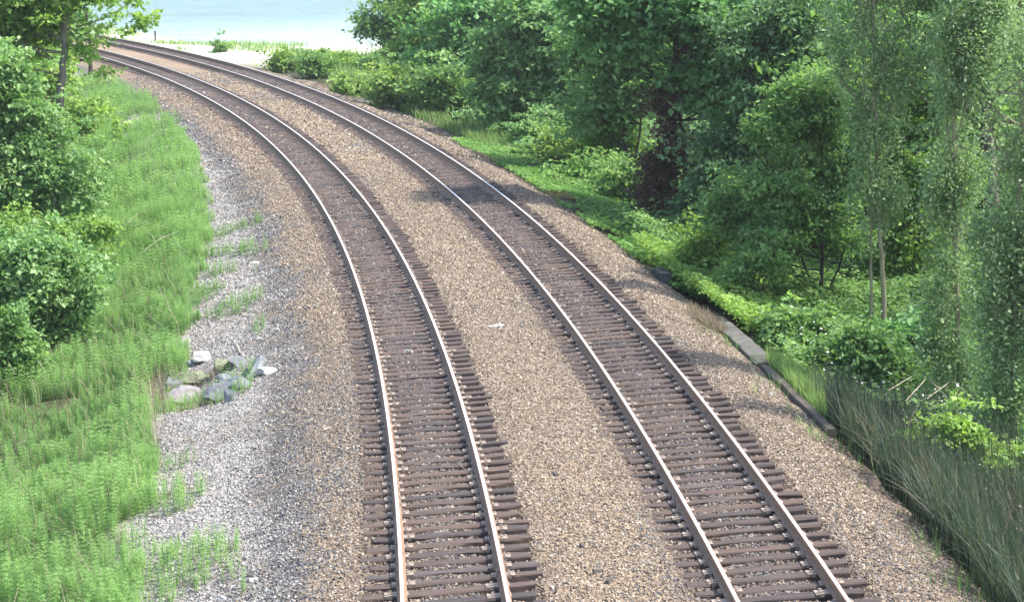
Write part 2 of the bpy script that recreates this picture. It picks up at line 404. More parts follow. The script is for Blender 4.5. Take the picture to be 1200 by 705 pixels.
def build_water():
    m, n, l, p = mat('lake_water')
    g = n.new('ShaderNodeNewGeometry'); mp = n.new('ShaderNodeMapping'); mp.inputs['Scale'].default_value = (.22, 1.0, 1); mp.inputs['Rotation'].default_value = (0, 0, math.radians(9))
    l.new(g.outputs['Position'], mp.inputs[0])
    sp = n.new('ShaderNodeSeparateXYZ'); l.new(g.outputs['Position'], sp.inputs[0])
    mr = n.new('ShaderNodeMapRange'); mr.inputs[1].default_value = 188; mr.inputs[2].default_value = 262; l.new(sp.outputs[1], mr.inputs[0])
    r = ramp(n, [(0, (.42, .50, .46)), (.3, (.34, .44, .42)), (.75, (.16, .29, .30)), (1, (.10, .22, .24))]); l.new(mr.outputs[0], r.inputs[0])  # shore end paler: glare painted into the shallow water colour
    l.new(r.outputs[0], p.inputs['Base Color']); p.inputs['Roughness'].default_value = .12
    p.inputs['IOR'].default_value = 1.33; p.inputs['Specular IOR Level'].default_value = .42
    t = noise(n, l, .9, 5, .62, mp.outputs[0]); t2 = noise(n, l, .22, 3, .5, mp.outputs[0])
    ad = n.new('ShaderNodeMath'); ad.operation = 'MULTIPLY_ADD'; l.new(t2.outputs[0], ad.inputs[0]); ad.inputs[1].default_value = 2.2; l.new(t.outputs[0], ad.inputs[2])
    bump(n, l, ad.outputs[0], 1.0, 2.2, p)
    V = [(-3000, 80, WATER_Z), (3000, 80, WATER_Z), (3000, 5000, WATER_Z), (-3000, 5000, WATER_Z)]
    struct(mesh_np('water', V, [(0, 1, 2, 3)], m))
build_water()

# ------------------------------------------------------------------ railway tracks
def rail_mats():
    m, n, l, p = mat('rail_rust')
    t = noise(n, l, 14, 6, .7); r = ramp(n, [(.3, (.17, .100, .062)), (.7, (.32, .195, .122))]); l.new(t.outputs[0], r.inputs[0])
    l.new(r.outputs[0], p.inputs['Base Color']); p.inputs['Roughness'].default_value = .75; p.inputs['Metallic'].default_value = .15
    bump(n, l, t.outputs[0], .3, .01, p)
    m2, n, l, p = mat('rail_polished')
    t = noise(n, l, 3, 4, .6); r = ramp(n, [(.3, (.72, .71, .70)), (.7, (.86, .86, .87))]); l.new(t.outputs[0], r.inputs[0]); l.new(r.outputs[0], p.inputs['Base Color'])
    p.inputs['Metallic'].default_value = .4; p.inputs['Roughness'].default_value = .33
    return m, m2
M_RUST, M_POL = rail_mats()
def tie_mat():
    m, n, l, p = mat('tie_timber')
    tc = n.new('ShaderNodeTexCoord'); oi = n.new('ShaderNodeObjectInfo'); g = n.new('ShaderNodeNewGeometry')
    a = n.new('ShaderNodeAttribute'); a.attribute_name = 'grain_u'; b = n.new('ShaderNodeAttribute'); b.attribute_name = 'v'
    cx = n.new('ShaderNodeCombineXYZ'); l.new(a.outputs['Fac'], cx.inputs[0])
    sp = n.new('ShaderNodeSeparateXYZ'); l.new(g.outputs['Position'], sp.inputs[0])
    mu = n.new('ShaderNodeMath'); mu.operation = 'MULTIPLY'; mu.inputs[1].default_value = 16; l.new(sp.outputs[1], mu.inputs[0]); l.new(mu.outputs[0], cx.inputs[1])
    t = noise(n, l, 1.8, 6, .7, cx.outputs[0])
    r = ramp(n, [(.25, (.018, .012, .010)), (.42, (.054, .038, .031)), (.58, (.082, .059, .048)), (.78, (.150, .115, .095))]); l.new(t.outputs[0], r.inputs[0])
    ad = n.new('ShaderNodeMath'); ad.operation = 'ADD'; l.new(oi.outputs['Random'], ad.inputs[0]); l.new(b.outputs['Fac'], ad.inputs[1])
    fr = n.new('ShaderNodeMath'); fr.operation = 'FRACT'; l.new(ad.outputs[0], fr.inputs[0])
    tint = ramp(n, [(0, (.62, .66, .72)), (.3, (.85, .84, .86)), (.6, (1.0, .96, .93)), (.9, (1.22, 1.10, 1.0)), (1, (.95, 1.05, 1.2))]); l.new(fr.outputs[0], tint.inputs[0])
    c = mixc(n, l, 1.0, r.outputs[0], tint.outputs[0], 'MULTIPLY')
    l.new(c, p.inputs['Base Color']); p.inputs['Roughness'].default_value = .8
    bump(n, l, t.outputs[0], .7, .012, p)
    return m
M_TIE = tie_mat()
def plate_mat():
    m, n, l, p = mat('tie_plate_rust')
    t = noise(n, l, 30, 4, .6); r = ramp(n, [(.3, (.19, .15, .12)), (.7, (.38, .31, .25))]); l.new(t.outputs[0], r.inputs[0])
    l.new(r.outputs[0], p.inputs['Base Color']); p.inputs['Roughness'].default_value = .7; p.inputs['Metallic'].default_value = .2
    return m
M_PLATE = plate_mat()
HALF = [(0.000, .0), (.0235, .0), (.034, -.004), (.0365, -.012), (.0365, -.034), (.012, -.047), (.009, -.100), (.012, -.135), (.050, -.152), (.076, -.160), (.076, -.171), (0, -.171)]
PROF = HALF[1:-1] + [(-a, b) for a, b in HALF[1:-1][::-1]]     # closed rail section, clockwise
def rail(parent, oc, gauge, side):
    S = np.concatenate([np.arange(6, 120, .5), np.arange(120, 262, 1.0)])
    k = len(PROF); V = []
    zc = side * gauge * CANT
    for q, (a, b) in enumerate(PROF):
        x, y = so2xy(S, oc + side * gauge + a - b * CANT * 0)
        V.append(np.stack([x, y, np.full(len(S), zc + b + a * CANT)], -1))
    V = np.stack(V, 1).reshape(-1, 3)
    i = np.arange(len(S) - 1)[:, None] * k; j = np.arange(k)[None, :]; j2 = (j + 1) % k
    F = np.stack([i + j, i + k + j, i + k + j2, i + j2], -1).reshape(-1, 4)
    mi = np.tile(np.where((np.arange(k) == k - 1), 1, 0), len(S) - 1)      # running surface
    return mesh_np('rail', V, F[:, ::-1], [M_RUST, M_POL], parent=parent, midx=mi)
def box_verts(cx, cy, cz, hx, hy, hz, bev=0):
    if not bev:
        V = [(cx + a * hx, cy + b * hy, cz + c * hz) for c in (-1, 1) for a, b in ((-1, -1), (1, -1), (1, 1), (-1, 1))]
        F = [(3, 2, 1, 0), (4, 5, 6, 7), (0, 1, 5, 4), (1, 2, 6, 5), (2, 3, 7, 6), (3, 0, 4, 7)]
        return np.array(V, float), np.array(F)
    V = []
    for c, ins in ((-1, 0), (.55, 0), (1, bev)):
        V += [(cx + a * (hx - ins), cy + b * (hy - ins), cz + c * hz) for a, b in ((-1, -1), (1, -1), (1, 1), (-1, 1))]
    F = [(3, 2, 1, 0), (8, 9, 10, 11)]
    for q in (0, 4):
        F += [(q, q + 1, q + 5, q + 4), (q + 1, q + 2, q + 6, q + 5), (q + 2, q + 3, q + 7, q + 6), (q + 3, q, q + 4, q + 7)]
    return np.array(V, float), np.array(F)
def tie_local(rng, segs=8):
    """a worn timber tie: local x along the tie, top at z=0"""
    L = 1.295 + rng.uniform(-.08, .05); hw = .110 + rng.uniform(-.014, .010)
    xs = np.linspace(-L, L, segs + 1)
    sec = [(-1, -.17), (-1, -.022), (-.86, 0), (.86, 0), (1, -.022), (1, -.17)]
    wob = rng.normal(size=(segs + 1, 6)) * .0075
    V = []
    for i, x in enumerate(xs):
        e = .80 if i in (0, segs) and rng.random() < .4 else 1
        bow = .004 * rng.normal()
        for q, (a, b) in enumerate(sec):
            V.append((x + (rng.normal() * .014 if i in (0, segs) else 0), a * hw * e + wob[i, q] + bow, b + wob[i, q] * .6))
    F = []
    for i in range(segs):
        for q in range(5):
            A = i * 6 + q; F.append((A, A + 6, A + 7, A + 1))
    for base in (0, segs * 6):
        q = [base + t for t in range(6)]
        c1, c2 = (q[0], q[1], q[4], q[5]), (q[1], q[2], q[3], q[4])
        F += [c1, c2] if base == 0 else [c1[::-1], c2[::-1]]
    V = np.array(V); return V, np.array(F)[:, ::-1]
def plate_local(side, gauge=.7525):
    """tie plate with spikes and rail anchors; local coords of the tie, plate under one rail"""
    Vs, Fs, n0 = [], [], 0
    def add(vf):
        nonlocal n0
        Vs.append(vf[0]); Fs.append(vf[1] + n0); n0 += len(vf[0])
    cx = side * gauge
    add(box_verts(cx, 0, .010, .178, .095, .010))
    for a in (-1, 1):
        add(box_verts(cx + a * .098, 0, .026, .013, .088, .006))                 # shoulder
        for b in (-.055, .058):
            add(box_verts(cx + a * .088, b, .040, .022, .013, .012))           # spike heads gripping the foot
        add(box_verts(cx + a * .150, a * .05, .030, .014, .014, .010))
        add(box_verts(cx + a * .092, -.128, .012, .030, .010, .030))            # anchors against the tie
    return np.concatenate(Vs), np.concatenate(Fs)
TIE_PROTOS = []; PLATE_PROTO = {}
def place_matrix(oc, s, rng, extra_dz=0):
    x, y = so2xy(s, oc); a = TH + s / RC
    R = Matrix.Rotation(a + rng.normal() * .014, 4, 'Z') @ Matrix.Rotation(-math.atan(CANT), 4, 'Y')
    return Matrix.Translation((float(x), float(y), -.191 + extra_dz)) @ R
def build_track(idx, label):
    oc = TRK[idx]; rng = np.random.default_rng(50 + idx)
    bx, by = so2xy(25, oc)
    root = empty('railway_track', (0, 0, 0), label, 'railway track', 'the two curving railway tracks')
    rail(root, oc, .7525, -1); rail(root, oc, .7525, 1)
    ss = 23.2 + np.arange(100) * PITCH_T
    protos = []
    for q in range(7):
        V, F = tie_local(rng)
        protos.append((V, F))
    tie_obs = []
    for i, s in enumerate(ss):
        Mx = place_matrix(oc, s + rng.normal() * .022, rng, rng.normal() * .004)
        if i < 7:
            V, F = protos[i]
            t = mesh_np('tie', V, F, M_TIE, attr=np.zeros(len(V)), extra={'grain_u': V[:, 0]}, parent=root)
            tie_obs.append(t)
        else:
            t = tie_obs[int(rng.integers(7))].copy(); COL.objects.link(t); t.parent = root
        t.matrix_local = Mx @ Matrix.Translation((rng.normal() * .05, 0, 0))
        for sd_ in (-1, 1):
            if sd_ not in PLATE_PROTO:
                V, F = plate_local(sd_); pl = mesh_np('tie_plate', V, F, M_PLATE, parent=t); PLATE_PROTO[sd_] = pl.data
            else:
                pl = bpy.data.objects.new('tie_plate', PLATE_PROTO[sd_]); COL.objects.link(pl); pl.parent = t
            pl.matrix_local = Matrix.Translation((-(t.matrix_local.translation - Mx.translation).length * 0, 0, 0))
    # ties beyond the nearest hundred, and the few under the camera
    far = np.concatenate([23.2 - np.arange(17, 0, -1) * PITCH_T, np.arange(ss[-1] + PITCH_T, 255, PITCH_T)])
    Vs, Fs, A, G, MI, n0 = [], [], [], [], [], 0
    P0 = {s_: plate_local(s_) for s_ in (-1, 1)}
    for s in far:
        Mx = np.array(place_matrix(oc, s + rng.normal() * .02, rng, rng.normal() * .004))
        sets = [(protos[int(rng.integers(7))], 0)]
        if s < 130: sets += [(P0[-1], 1), (P0[1], 1)]
        rv = rng.random()
        for (V, F), mi in sets:
            W = V @ Mx[:3, :3].T + Mx[:3, 3]
            Vs.append(W); Fs.append(F + n0); n0 += len(V); A.append(np.full(len(V), rv)); G.append(V[:, 0]); MI.append(np.full(len(F), mi))
    t = mesh_np('tie', np.concatenate(Vs), np.concatenate(Fs), [M_TIE, M_PLATE], attr=np.concatenate(A), midx=np.concatenate(MI), extra={'grain_u': np.concatenate(G)}, parent=root)
    t.name = 'distant_ties'; t['kind'] = 'stuff'; t['label'] = 'closely spaced timber ties receding round the bend'
    return root
build_track(0, 'left railway track, inner of the two curving tracks, beside the grey gravel verge')
build_track(1, 'right railway track, outer of the two curving tracks, nearest the trees and concrete slab')

# ------------------------------------------------------------------ ballast stones
def stones(name, S0, S1, O0, O1, dens, size, label, tone_fn, mats, lift=.0, seed=1, cat='gravel'):
    rng = np.random.default_rng(seed)
    n = int((S1 - S0) * (O1 - O0) * dens)
    s = rng.uniform(S0, S1, n); o = rng.uniform(O0, O1, n)
    on_tie = np.zeros(n, bool)
    for oc in TRK:
        inside = np.abs(o - oc) < 1.26
        ph = ((s - 23.2 + PITCH_T / 2) % PITCH_T) - PITCH_T / 2
        on_tie |= inside & (np.abs(ph) < .115) & (rng.random(n) > .02)
        on_tie |= (np.abs(np.abs(o - oc) - .7525) < .09)
    keep = ~on_tie; s, o = s[keep], o[keep]; n = len(s)
    x, y = so2xy(s, o); z = ground_z(s, o)
    inside = (np.abs(o) < 1.26) | (np.abs(o - TRK[1]) < 1.26)
    z = z + np.where(inside, .012, 0) + (rng.random(n) ** 2) * .018 + lift
    base = np.array([(1, 0, 0), (-1, 0, 0), (0, 1, 0), (0, -1, 0), (0, 0, 1), (0, 0, -1)], float)
    fc = np.array([(0, 2, 4), (2, 1, 4), (1, 3, 4), (3, 0, 4), (2, 0, 5), (1, 2, 5), (3, 1, 5), (0, 3, 5)])
    V = base[None] * (1 + rng.normal(size=(n, 6, 1)) * .22) + rng.normal(size=(n, 6, 3)) * .22
    r = (size * (.55 + rng.random(n) ** 1.6 * 1.0))[:, None, None]
    V = V * np.stack([np.ones(n), .6 + .5 * rng.random(n), .45 + .35 * rng.random(n)], -1)[:, None, :] * r
    q = rng.normal(size=(n, 4)); q[:, 1:3] *= .35; q /= np.linalg.norm(q, axis=1)[:, None]
    w_, a, b, c = q.T
    Rm = np.stack([1 - 2 * (b * b + c * c), 2 * (a * b - c * w_), 2 * (a * c + b * w_), 2 * (a * b + c * w_), 1 - 2 * (a * a + c * c), 2 * (b * c - a * w_), 2 * (a * c - b * w_), 2 * (b * c + a * w_), 1 - 2 * (a * a + b * b)], -1).reshape(n, 3, 3)
    V = np.einsum('nij,nkj->nki', Rm, V) + np.stack([x, y, z], -1)[:, None, :]
    F = (fc[None] + np.arange(n)[:, None, None] * 6).reshape(-1, 3)
    tone = np.repeat(tone_fn(s, o, x, y, rng), 6); v = np.repeat(rng.random(n), 6)
    ob = mesh_np(name, V.reshape(-1, 3), F, mats, attr=v, extra={'tone': tone})
    return tag(ob, label, cat, kind='stuff')
def tone_fn(s, o, x, y, rng):
    n = len(s); oj = o + (vnoise(x * 1.3, y * 1.3, 2) - .5) * 1.0 + (vnoise(x * .4, y * .3, 12) - .5) * .9 + rng.normal(size=n) * .32
    t = np.zeros(n)
    near = (np.abs(o) < 1.34) | (np.abs(o - TRK[1]) < 1.34)
    t = np.where(near & (rng.random(n) < .75), 2, t)
    t = np.where((oj < -2.3) & (rng.random(n) < .85), 1, t)
    t = np.where((oj < -3.05) & (rng.random(n) < .8), 3, t)
    t = np.where(((np.abs(o) < .5) | (np.abs(o - TRK[1]) < .5)) & (rng.random(n) < .35), 1, t)
    gp = vnoise(x * .35 + 9, y * .16, 6)
    t = np.where((t == 0) & (rng.random(n) < .05 + .35 * np.clip((gp - .55) * 4, 0, 1)), 1, t)
    return t
stones('ballast', 17, 46, -5.3, 8.3, 900, .0235, 'tan crushed stone ballast around and between the tracks', tone_fn, M_STONE, seed=3)
stones('ballast', 46, 78, -5.0, 8.3, 400, .031, 'finer looking tan ballast farther along the curve', tone_fn, M_STONE, seed=4)
stones('ballast', 78, 130, -4.0, 9.2, 90, .05, 'pale distant ballast round the far bend', tone_fn, M_STONE, seed=5)

# ------------------------------------------------------------------ low vegetation
def edge_left(s):
    return np.interp(s, [20, 26, 31, 35, 40, 44, 55, 69, 85, 110, 200], [-4.7, -4.9, -5.4, -5.2, -5.3, -5.0, -4.75, -4.1, -3.5, -2.6, -2.4])
def horsetail_field(name, S0, S1, dens, hmin, hmax, whorls, br, blen, label, seed, o_out=-11.5, sparse=False, lm='horsetail', bw=.006):
    rng = np.random.default_rng(seed)
    n = int((S1 - S0) * 9 * dens)
    s = rng.uniform(S0, S1, n); o = rng.uniform(-11.8, -2.2, n)
    e = edge_left(s); x, y = so2xy(s, o)
    cl = vnoise(x * .8, y * .8, 21); cl2 = vnoise(x * .35 + 4, y * .35, 22)
    if sparse:
        keep = (o > e - .5) & (o < e + 1.9) & (cl > .50 + (o - e) * .14) & (rng.random(n) < .75)
    else:
        keep = (o < e + (cl - .5) * .8) & (o > o_out)
        gap = np.abs((s - 44.6) - (o + 7.2) * -.55) < .75 + .3 * cl          # the dark hollow between the two banks
        keep &= ~(gap & (o < -5.3) & (s < 50) & (rng.random(n) < .93))
        keep &= ~((s < 45.2) & (s > 40.0) & (o > -5.7) & (rng.random(n) < .85))
        keep &= ~((s < 31) & (s > 28.9) & (o > -6.2) & (rng.random(n) < .7))
        keep &= (cl2 > .18) | (rng.random(n) < .3)
    s, o, x, y, cl, cl2 = (q[keep] for q in (s, o, x, y, cl, cl2)); n = len(s)
    z = ground_z(s, o); h = (hmin + (hmax - hmin) * (.9 * cl + .6 * cl2 - .2)) * (.8 + .35 * rng.random(n))
    if not sparse: h *= np.clip((edge_left(s) - o + .5) / .9, .45, 1)
    h = h * (.62 + .66 * vnoise(x * 2.4, y * 2.4, 23)); lean = rng.normal(size=(n, 2)) * .13
    lv = (np.arange(whorls) + 1.2) / (whorls + 1.2)
    P = np.empty((n, whorls, br, 3)); D = np.empty_like(P)
    an = rng.random((n, whorls, 1)) * 6.28 + np.arange(br)[None, None, :] * 6.283 / br + rng.normal(size=(n, whorls, br)) * .2
    hz = h[:, None] * lv[None, :]
    P[..., 0] = (x[:, None] + lean[:, :1] * hz)[..., None]; P[..., 1] = (y[:, None] + lean[:, 1:] * hz)[..., None]; P[..., 2] = (z[:, None] + hz)[..., None]
    up = .05 + .75 * lv[None, :, None] + rng.normal(size=an.shape) * .15
    L = blen * (1.05 - .72 * lv[None, :, None]) * (.8 + .4 * rng.random(an.shape)) * (.7 + .5 * h[:, None, None] / hmax)
    D[..., 0] = np.cos(an); D[..., 1] = np.sin(an); D[..., 2] = up
    D /= np.linalg.norm(D, axis=-1)[..., None]; Dl = D * L[..., None]
    sx = np.stack([-np.sin(an), np.cos(an), np.zeros_like(an)], -1) * bw
    V = np.stack([P - sx, P + sx, P + Dl + np.array([0, 0, -.02])], -2).reshape(-1, 3)
    F = np.arange(len(V)).reshape(-1, 3)
    v = np.repeat(np.clip(.45 * cl + .35 * cl2 - .05 + .45 * rng.random(n), 0, 1), whorls * br * 3)
    # stems
    St = np.stack([np.stack([x - bw, y, z], -1), np.stack([x + bw, y, z], -1), np.stack([x + lean[:, 0] * h, y + lean[:, 1] * h, z + h * 1.05], -1)], 1).reshape(-1, 3)
    F2 = np.arange(len(St)).reshape(-1, 3) + len(V)
    ob = mesh_np(name, np.concatenate([V, St]), np.concatenate([F, F2]), LEAF[lm], np.concatenate([v, np.repeat(rng.random(n) * .5, 3)]))
    return tag(ob, label, 'horsetail', kind='stuff')
horsetail_field('horsetail', 19, 47, 58, .30, .85, 8, 8, .19, 'dense feathery green horsetail filling the near left bank', 31, bw=.0055)
horsetail_field('horsetail', 47, 74, 44, .4, 1.0, 7, 7, .23, 'bright feathery horsetail on the bank below the left bushes', 32, bw=.0065)
horsetail_field('horsetail', 74, 135, 20, .5, .9, 5, 5, .28, 'pale sunlit horsetail along the far left verge', 33, bw=.013)
horsetail_field('horsetail', 25, 66, 46, .16, .5, 6, 7, .11, 'thin scattered horsetail sprouts on the grey gravel verge', 34, sparse=True, bw=.006)

def blades(name, pts, h, wdt, lean, lm, label, cat, rng, bend=.35, head=None):
    """grass or rush blades, three sections each"""
    n = len(pts); an = rng.random(n) * 6.283
    d = np.stack([np.cos(an), np.sin(an)], -1) * (np.abs(rng.normal(size=(n, 1))) * bend) + np.asarray(lean)
    H = h * (.6 + .6 * rng.random(n)); S = np.stack([-np.sin(an), np.cos(an), np.zeros(n)], -1) * wdt
    lv = [0, .45, .8, 1.0]; V = []
    for q, t in enumerate(lv):
        c = pts + np.stack([d[:, 0] * H * t ** 2, d[:, 1] * H * t ** 2, H * (t - .25 * t ** 2 * np.linalg.norm(d, axis=1))], -1)
        ww = [1, .9, .55, .12][q]; V += [c - S * ww, c + S * ww]
    V = np.stack(V, 1).reshape(-1, 3)
    b = np.arange(n)[:, None, None] * 8; F = (np.array([(0, 1, 3, 2), (2, 3, 5, 4), (4, 5, 7, 6)])[None] + b).reshape(-1, 4)
    v = np.repeat(rng.random(n), 8)
    return tag(mesh_np(name, V, F, LEAF[lm], v), label, cat, kind='stuff')
def scatter_so(S0, S1, O0, O1, n, rng, maskf=None):
    s = rng.uniform(S0, S1, n); o = rng.uniform(O0, O1, n)
    if maskf is not None: k = maskf(s, o); s, o = s[k], o[k]
    x, y = so2xy(s, o); return np.stack([x, y, ground_z(s, o)], -1), s, o
rng = np.random.default_rng(77)
edge_r = lambda s: np.interp(s, [22, 24, 28, 31, 34, 38], [8.15, 8.2, 8.35, 8.15, 8.3, 8.8])
p, s_, o_ = scatter_so(16, 37.0, 8, 11.8, 25000, rng, lambda s, o: (o > edge_r(s) + (vnoise(s * 2, o * 2, 3) - .5) * .5) & (vnoise(s * 1.1, o * 1.6, 8) > .24))
p[:, 2] += (vnoise(p[:, 0] * 1.6, p[:, 1] * 1.6, 52) - .6) * .45
blades('rushes', p, 1.35, .010, (-.10, -.02), 'rush', 'tall dark grey green rushes in the ditch at lower right', 'rushes', rng, .30)
p, s_, o_ = scatter_so(22, 36, 8.4, 11.8, 900, rng)
blades('dry_stalks', p, 1.45, .0075, (-.18, -.08), 'dry', 'straw coloured dead stalks standing among the rushes', 'dead stalks', rng, .32)
p, s_, o_ = scatter_so(35.4, 40.2, 8.32, 9.9, 7500, rng, lambda s, o: o < 9.9 - (s - 34) * .04)
blades('grass', p, .62, .010, (-.05, 0), 'grass', 'bright green grass beside the timber edging', 'grass', rng, .3)
p, s_, o_ = scatter_so(22.5, 43, 7.0, 8.6, 2600, rng, lambda s, o: (vnoise(s * 1.8, o * 2.4, 41) > .74 - (o - 7.6) * .18))
blades('grass', p, .32, .006, (-.03, 0), 'grass', 'small mixed grass tufts creeping onto the right hand ballast edge', 'grass', rng, .6)
p, s_, o_ = scatter_so(25, 60, -9.5, -5.2, 1500, rng)
blades('dry_stalks', p, .95, .006, (0, 0), 'dry', 'thin dead stalks standing here and there in the horsetail', 'dead stalks', rng, .8)
p, s_, o_ = scatter_so(108, 170, 10.5, 30, 26000, rng, lambda s, o: (o > np.interp(s, [108, 133, 145, 155, 160], [10.6, 12.0, 13.5, 19, 60])) & (vnoise(s * .6, o * .25, 25) > .22) & (coast_d(*so2xy(s, o)) > 3) & (vnoise(s * .3, o * .3, 5) > .2))
blades('grass', p, .85, .028, (0, 0), 'grass', 'tall meadow grass between the far bend and the lake', 'grass', rng, .4)
p, s_, o_ = scatter_so(103, 150, 9.6, 18, 46000, rng, lambda s, o: (o > np.interp(s, [103, 114, 133, 150], [9.6, 10.3, 11.8, 13.8]) + vnoise(s * .5, o * .1, 19) * .8))
blades('grass', p, 1.05, .024, (0, 0), 'grass', 'bright uncut grass and weeds along the outer edge of the far bend', 'grass', rng, .45)
p, s_, o_ = scatter_so(84, 112, 9.3, 16, 12000, rng, lambda s, o: (vnoise(s * .4, o * .6, 6) > .35))
blades('grass', p, .5, .018, (0, 0), 'grass', 'short rough grass below the trees beyond the ivy', 'grass', rng, .4)
p, s_, o_ = scatter_so(158, 240, 7.8, 26, 9000, rng, lambda s, o: (coast_d(*so2xy(s, o)) > 1.5) & (vnoise(s * .16, o * .30, 15) > .57))
blades('grass', p, .55, .03, (0, 0), 'grass', 'sparse yellowish grass on the sandy spit by the water', 'grass', rng, .4)
p, s_, o_ = scatter_so(43.4, 45.6, 7.6, 8.3, 900, rng)
blades('dry_grass', p, .38, .006, (-.1, 0), 'dry', 'dry straw tuft at the end of the concrete slab', 'dry grass', rng, .5)
p, s_, o_ = scatter_so(24, 60, -6.2, -2.6, 6500, rng, lambda s, o: (vnoise(s * .7, o * 1.1, 12) > .50))
p[:, 2] += .005
blades('dry_litter', p, .16, .0045, (0, 0), 'dry', 'matted dead straw lying on the grey verge', 'dead straw', rng, 1.6)
p, s_, o_ = scatter_so(40.6, 46.2, -6.1, -4.2, 2600, rng, lambda s, o: (vnoise(s * 2.2, o * 2.2, 31) > .60) | ((o < -5.35) & (s > 43)))
blades('dry_grass', p, .30, .005, (0, 0), 'dry', 'dry grass and brush around the rock pile', 'dry grass', rng, .7)

def cover(name, S0, S1, O0, O1, n, leaf, h, lm, label, cat, seed, maskf=None, clump=None, mound=.0):
    rng = np.random.default_rng(seed)
    s = rng.uniform(S0, S1, n); o = rng.uniform(O0, O1, n)
    if maskf is not None: k = maskf(s, o); s, o = s[k], o[k]
    n = len(s); x, y = so2xy(s, o); cl = vnoise(x * 1.2, y * 1.2, seed); md = vnoise(x * .45, y * .45, seed + 1)
    z = ground_z(s, o) + h * (.25 + .75 * rng.random(n) ** .6) * (.5 + cl) + mound * md
    P = np.stack([x, y, z], -1); an = rng.random(n) * 6.283
    D = np.stack([np.cos(an), np.sin(an), rng.normal(size=n) * .3 - .15], -1); N = rng.normal(size=(n, 3)) * .38; N[:, 2] += 1
    L = leaf * (.6 + .8 * rng.random(n)); V, F = leaves(P, D, N, L, L * .42)
    return tag(mesh_np(name, V, F, LEAF[lm], np.repeat(np.clip(.5 * cl + .5 * rng.random(n), 0, 1), 4)), label, cat, kind='stuff')
cover('ivy', 50, 88, 8.0, 17, 60000, .12, .16, 'ivy', 'glossy green ivy carpet spreading from the ballast into the trees', 'ivy', 41,
      lambda s, o: (o > 8.0 + .5 * vnoise(s * .9, o * .3, 3)) & (vnoise(s * .5, o * .7, 4) > .25), mound=.15)
cover('leafy_plants', 44.5, 56, 8.25, 13, 26000, .11, .45, 'bright', 'lime green leafy plants tumbling over the wall end', 'leafy plants', 42, lambda s, o: o > 8.2 + .35 * vnoise(s * 1.5, o, 3), mound=.5)
cover('undergrowth', 26, 62, 9.2, 22, 60000, .13, .55, 'mid', 'shaded leafy undergrowth below the poplars', 'undergrowth', 43, lambda s, o: (o > np.interp(s, [26, 34, 40, 44], [11.2, 10.6, 9.3, 8.9])), mound=.7)
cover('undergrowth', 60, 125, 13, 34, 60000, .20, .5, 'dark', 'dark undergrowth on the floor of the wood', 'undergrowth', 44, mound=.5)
cover('undergrowth', 82, 125, 10.5, 22, 16000, .20, .5, 'cool', 'low green growth beneath the far right trees', 'undergrowth', 45, lambda s, o: (vnoise(s * .3, o * .4, 7) > .4), mound=.5)
cover('undergrowth', 44, 130, -40, -8.6, 70000, .17, .6, 'mid', 'leafy undergrowth behind the horsetail on the left', 'undergrowth', 46, lambda s, o: (o < np.interp(s, [44, 60, 130], [-11, -11, -7])), mound=.9)
cover('undergrowth', 22, 46, -20, -10.5, 22000, .12, .6, 'mid', 'leafy undergrowth at the lower left', 'undergrowth', 47, mound=.6)
cover('blossom', 27, 44, 9.6, 13.5, 420, .075, 1.0, 'flower', 'white bramble blossom scattered over the lower right undergrowth', 'blossom', 48, mound=.7)

# ------------------------------------------------------------------ trees and shrubs, measured off the photograph into metres at their own distance
def spec(bu, bv, lobes, trunk, stems=(), z=None, depth=.8):
    B = at(bu, bv, z); D = B.dot(_F) - CAM_H * _F.z; k = D / F_PX
    cp = 1.0 / math.cos(PITCH)
    f = lambda u, v, dy=0.0: ((u - bu) * k + dy * B.x / B.y, dy, (bv - v) * k * cp - dy * .0)
    L = []
    for q in lobes:
        u, v, ru, rv = q[:4]; dy = q[4] if len(q) > 4 else 0; rd = q[5] if len(q) > 5 else ru * k * depth
        L.append((*f(u, v, dy), ru * k, rd, rv * k * cp))
    T = lambda t: [f(*q) for q in t]
    return B, L, T(trunk), [T(t) for t in stems], k
def px_tree(name, label, cat, b, lobes, trunk, r0, nclump, per, spread, leaf, lm, bm=BARK, stems=(), z=None, depth=.8, **kw):
    B, L, T, S, k = spec(b[0], b[1], lobes, trunk, stems, z, depth)
    T[0] = (T[0][0], T[0][1], T[0][2] - .35)
    for q in S: q[0] = (q[0][0], q[0][1], q[0][2] - .3)
    return tree(name, B, label, cat, L, T, r0, nclump, per, spread, leaf, LEAF[lm], bm, stems=S, **kw)
SH = dict(parts=('stems', 'foliage'), sides=5)

# left side
px_tree('broadleaf_tree', 'tall broadleaf tree with a slender bare trunk at top left, branches reaching over the rails', 'tree', (62, 285),
        [(66, 25, 34, 30), (40, 15, 62, 42), (8, 62, 50, 42), (62, -20, 60, 45), (120, -35, 50, 30), (150, 8, 30, 14), (172, 6, 30, 12), (190, 18, 24, 15), (196, 36, 10, 16), (160, 32, 24, 10), (126, 58, 24, 16), (122, 92, 22, 8), (130, 145, 34, 12), (14, 108, 38, 22), (34, 70, 26, 22), (0, 0, 50, 60)],
        [(62, 285), (70, 215), (77, 155), (84, 100), (91, 40), (98, -20), (104, -80)], .24, 1150, 32, .20, .14, 'bright', BARK, nlimb=34, seed=1, droop=.3, limb_r=.10)
px_tree('bush', 'large round leafy bush below the left tree, tallest of the left bushes', 'bush', (30, 318),
        [(14, 105, 44, 48), (40, 145, 40, 40), (70, 195, 44, 36), (14, 225, 58, 60), (92, 238, 30, 30), (60, 270, 44, 26), (-20, 150, 50, 80)], [(30, 318), (32, 240), (35, 160)], .06, 1300, 30, .19, .125, 'fresh', STEM,
        stems=[[(26, 316), (5, 240), (-5, 170)], [(40, 316), (70, 250), (80, 210)]], nlimb=60, seed=2, **SH)
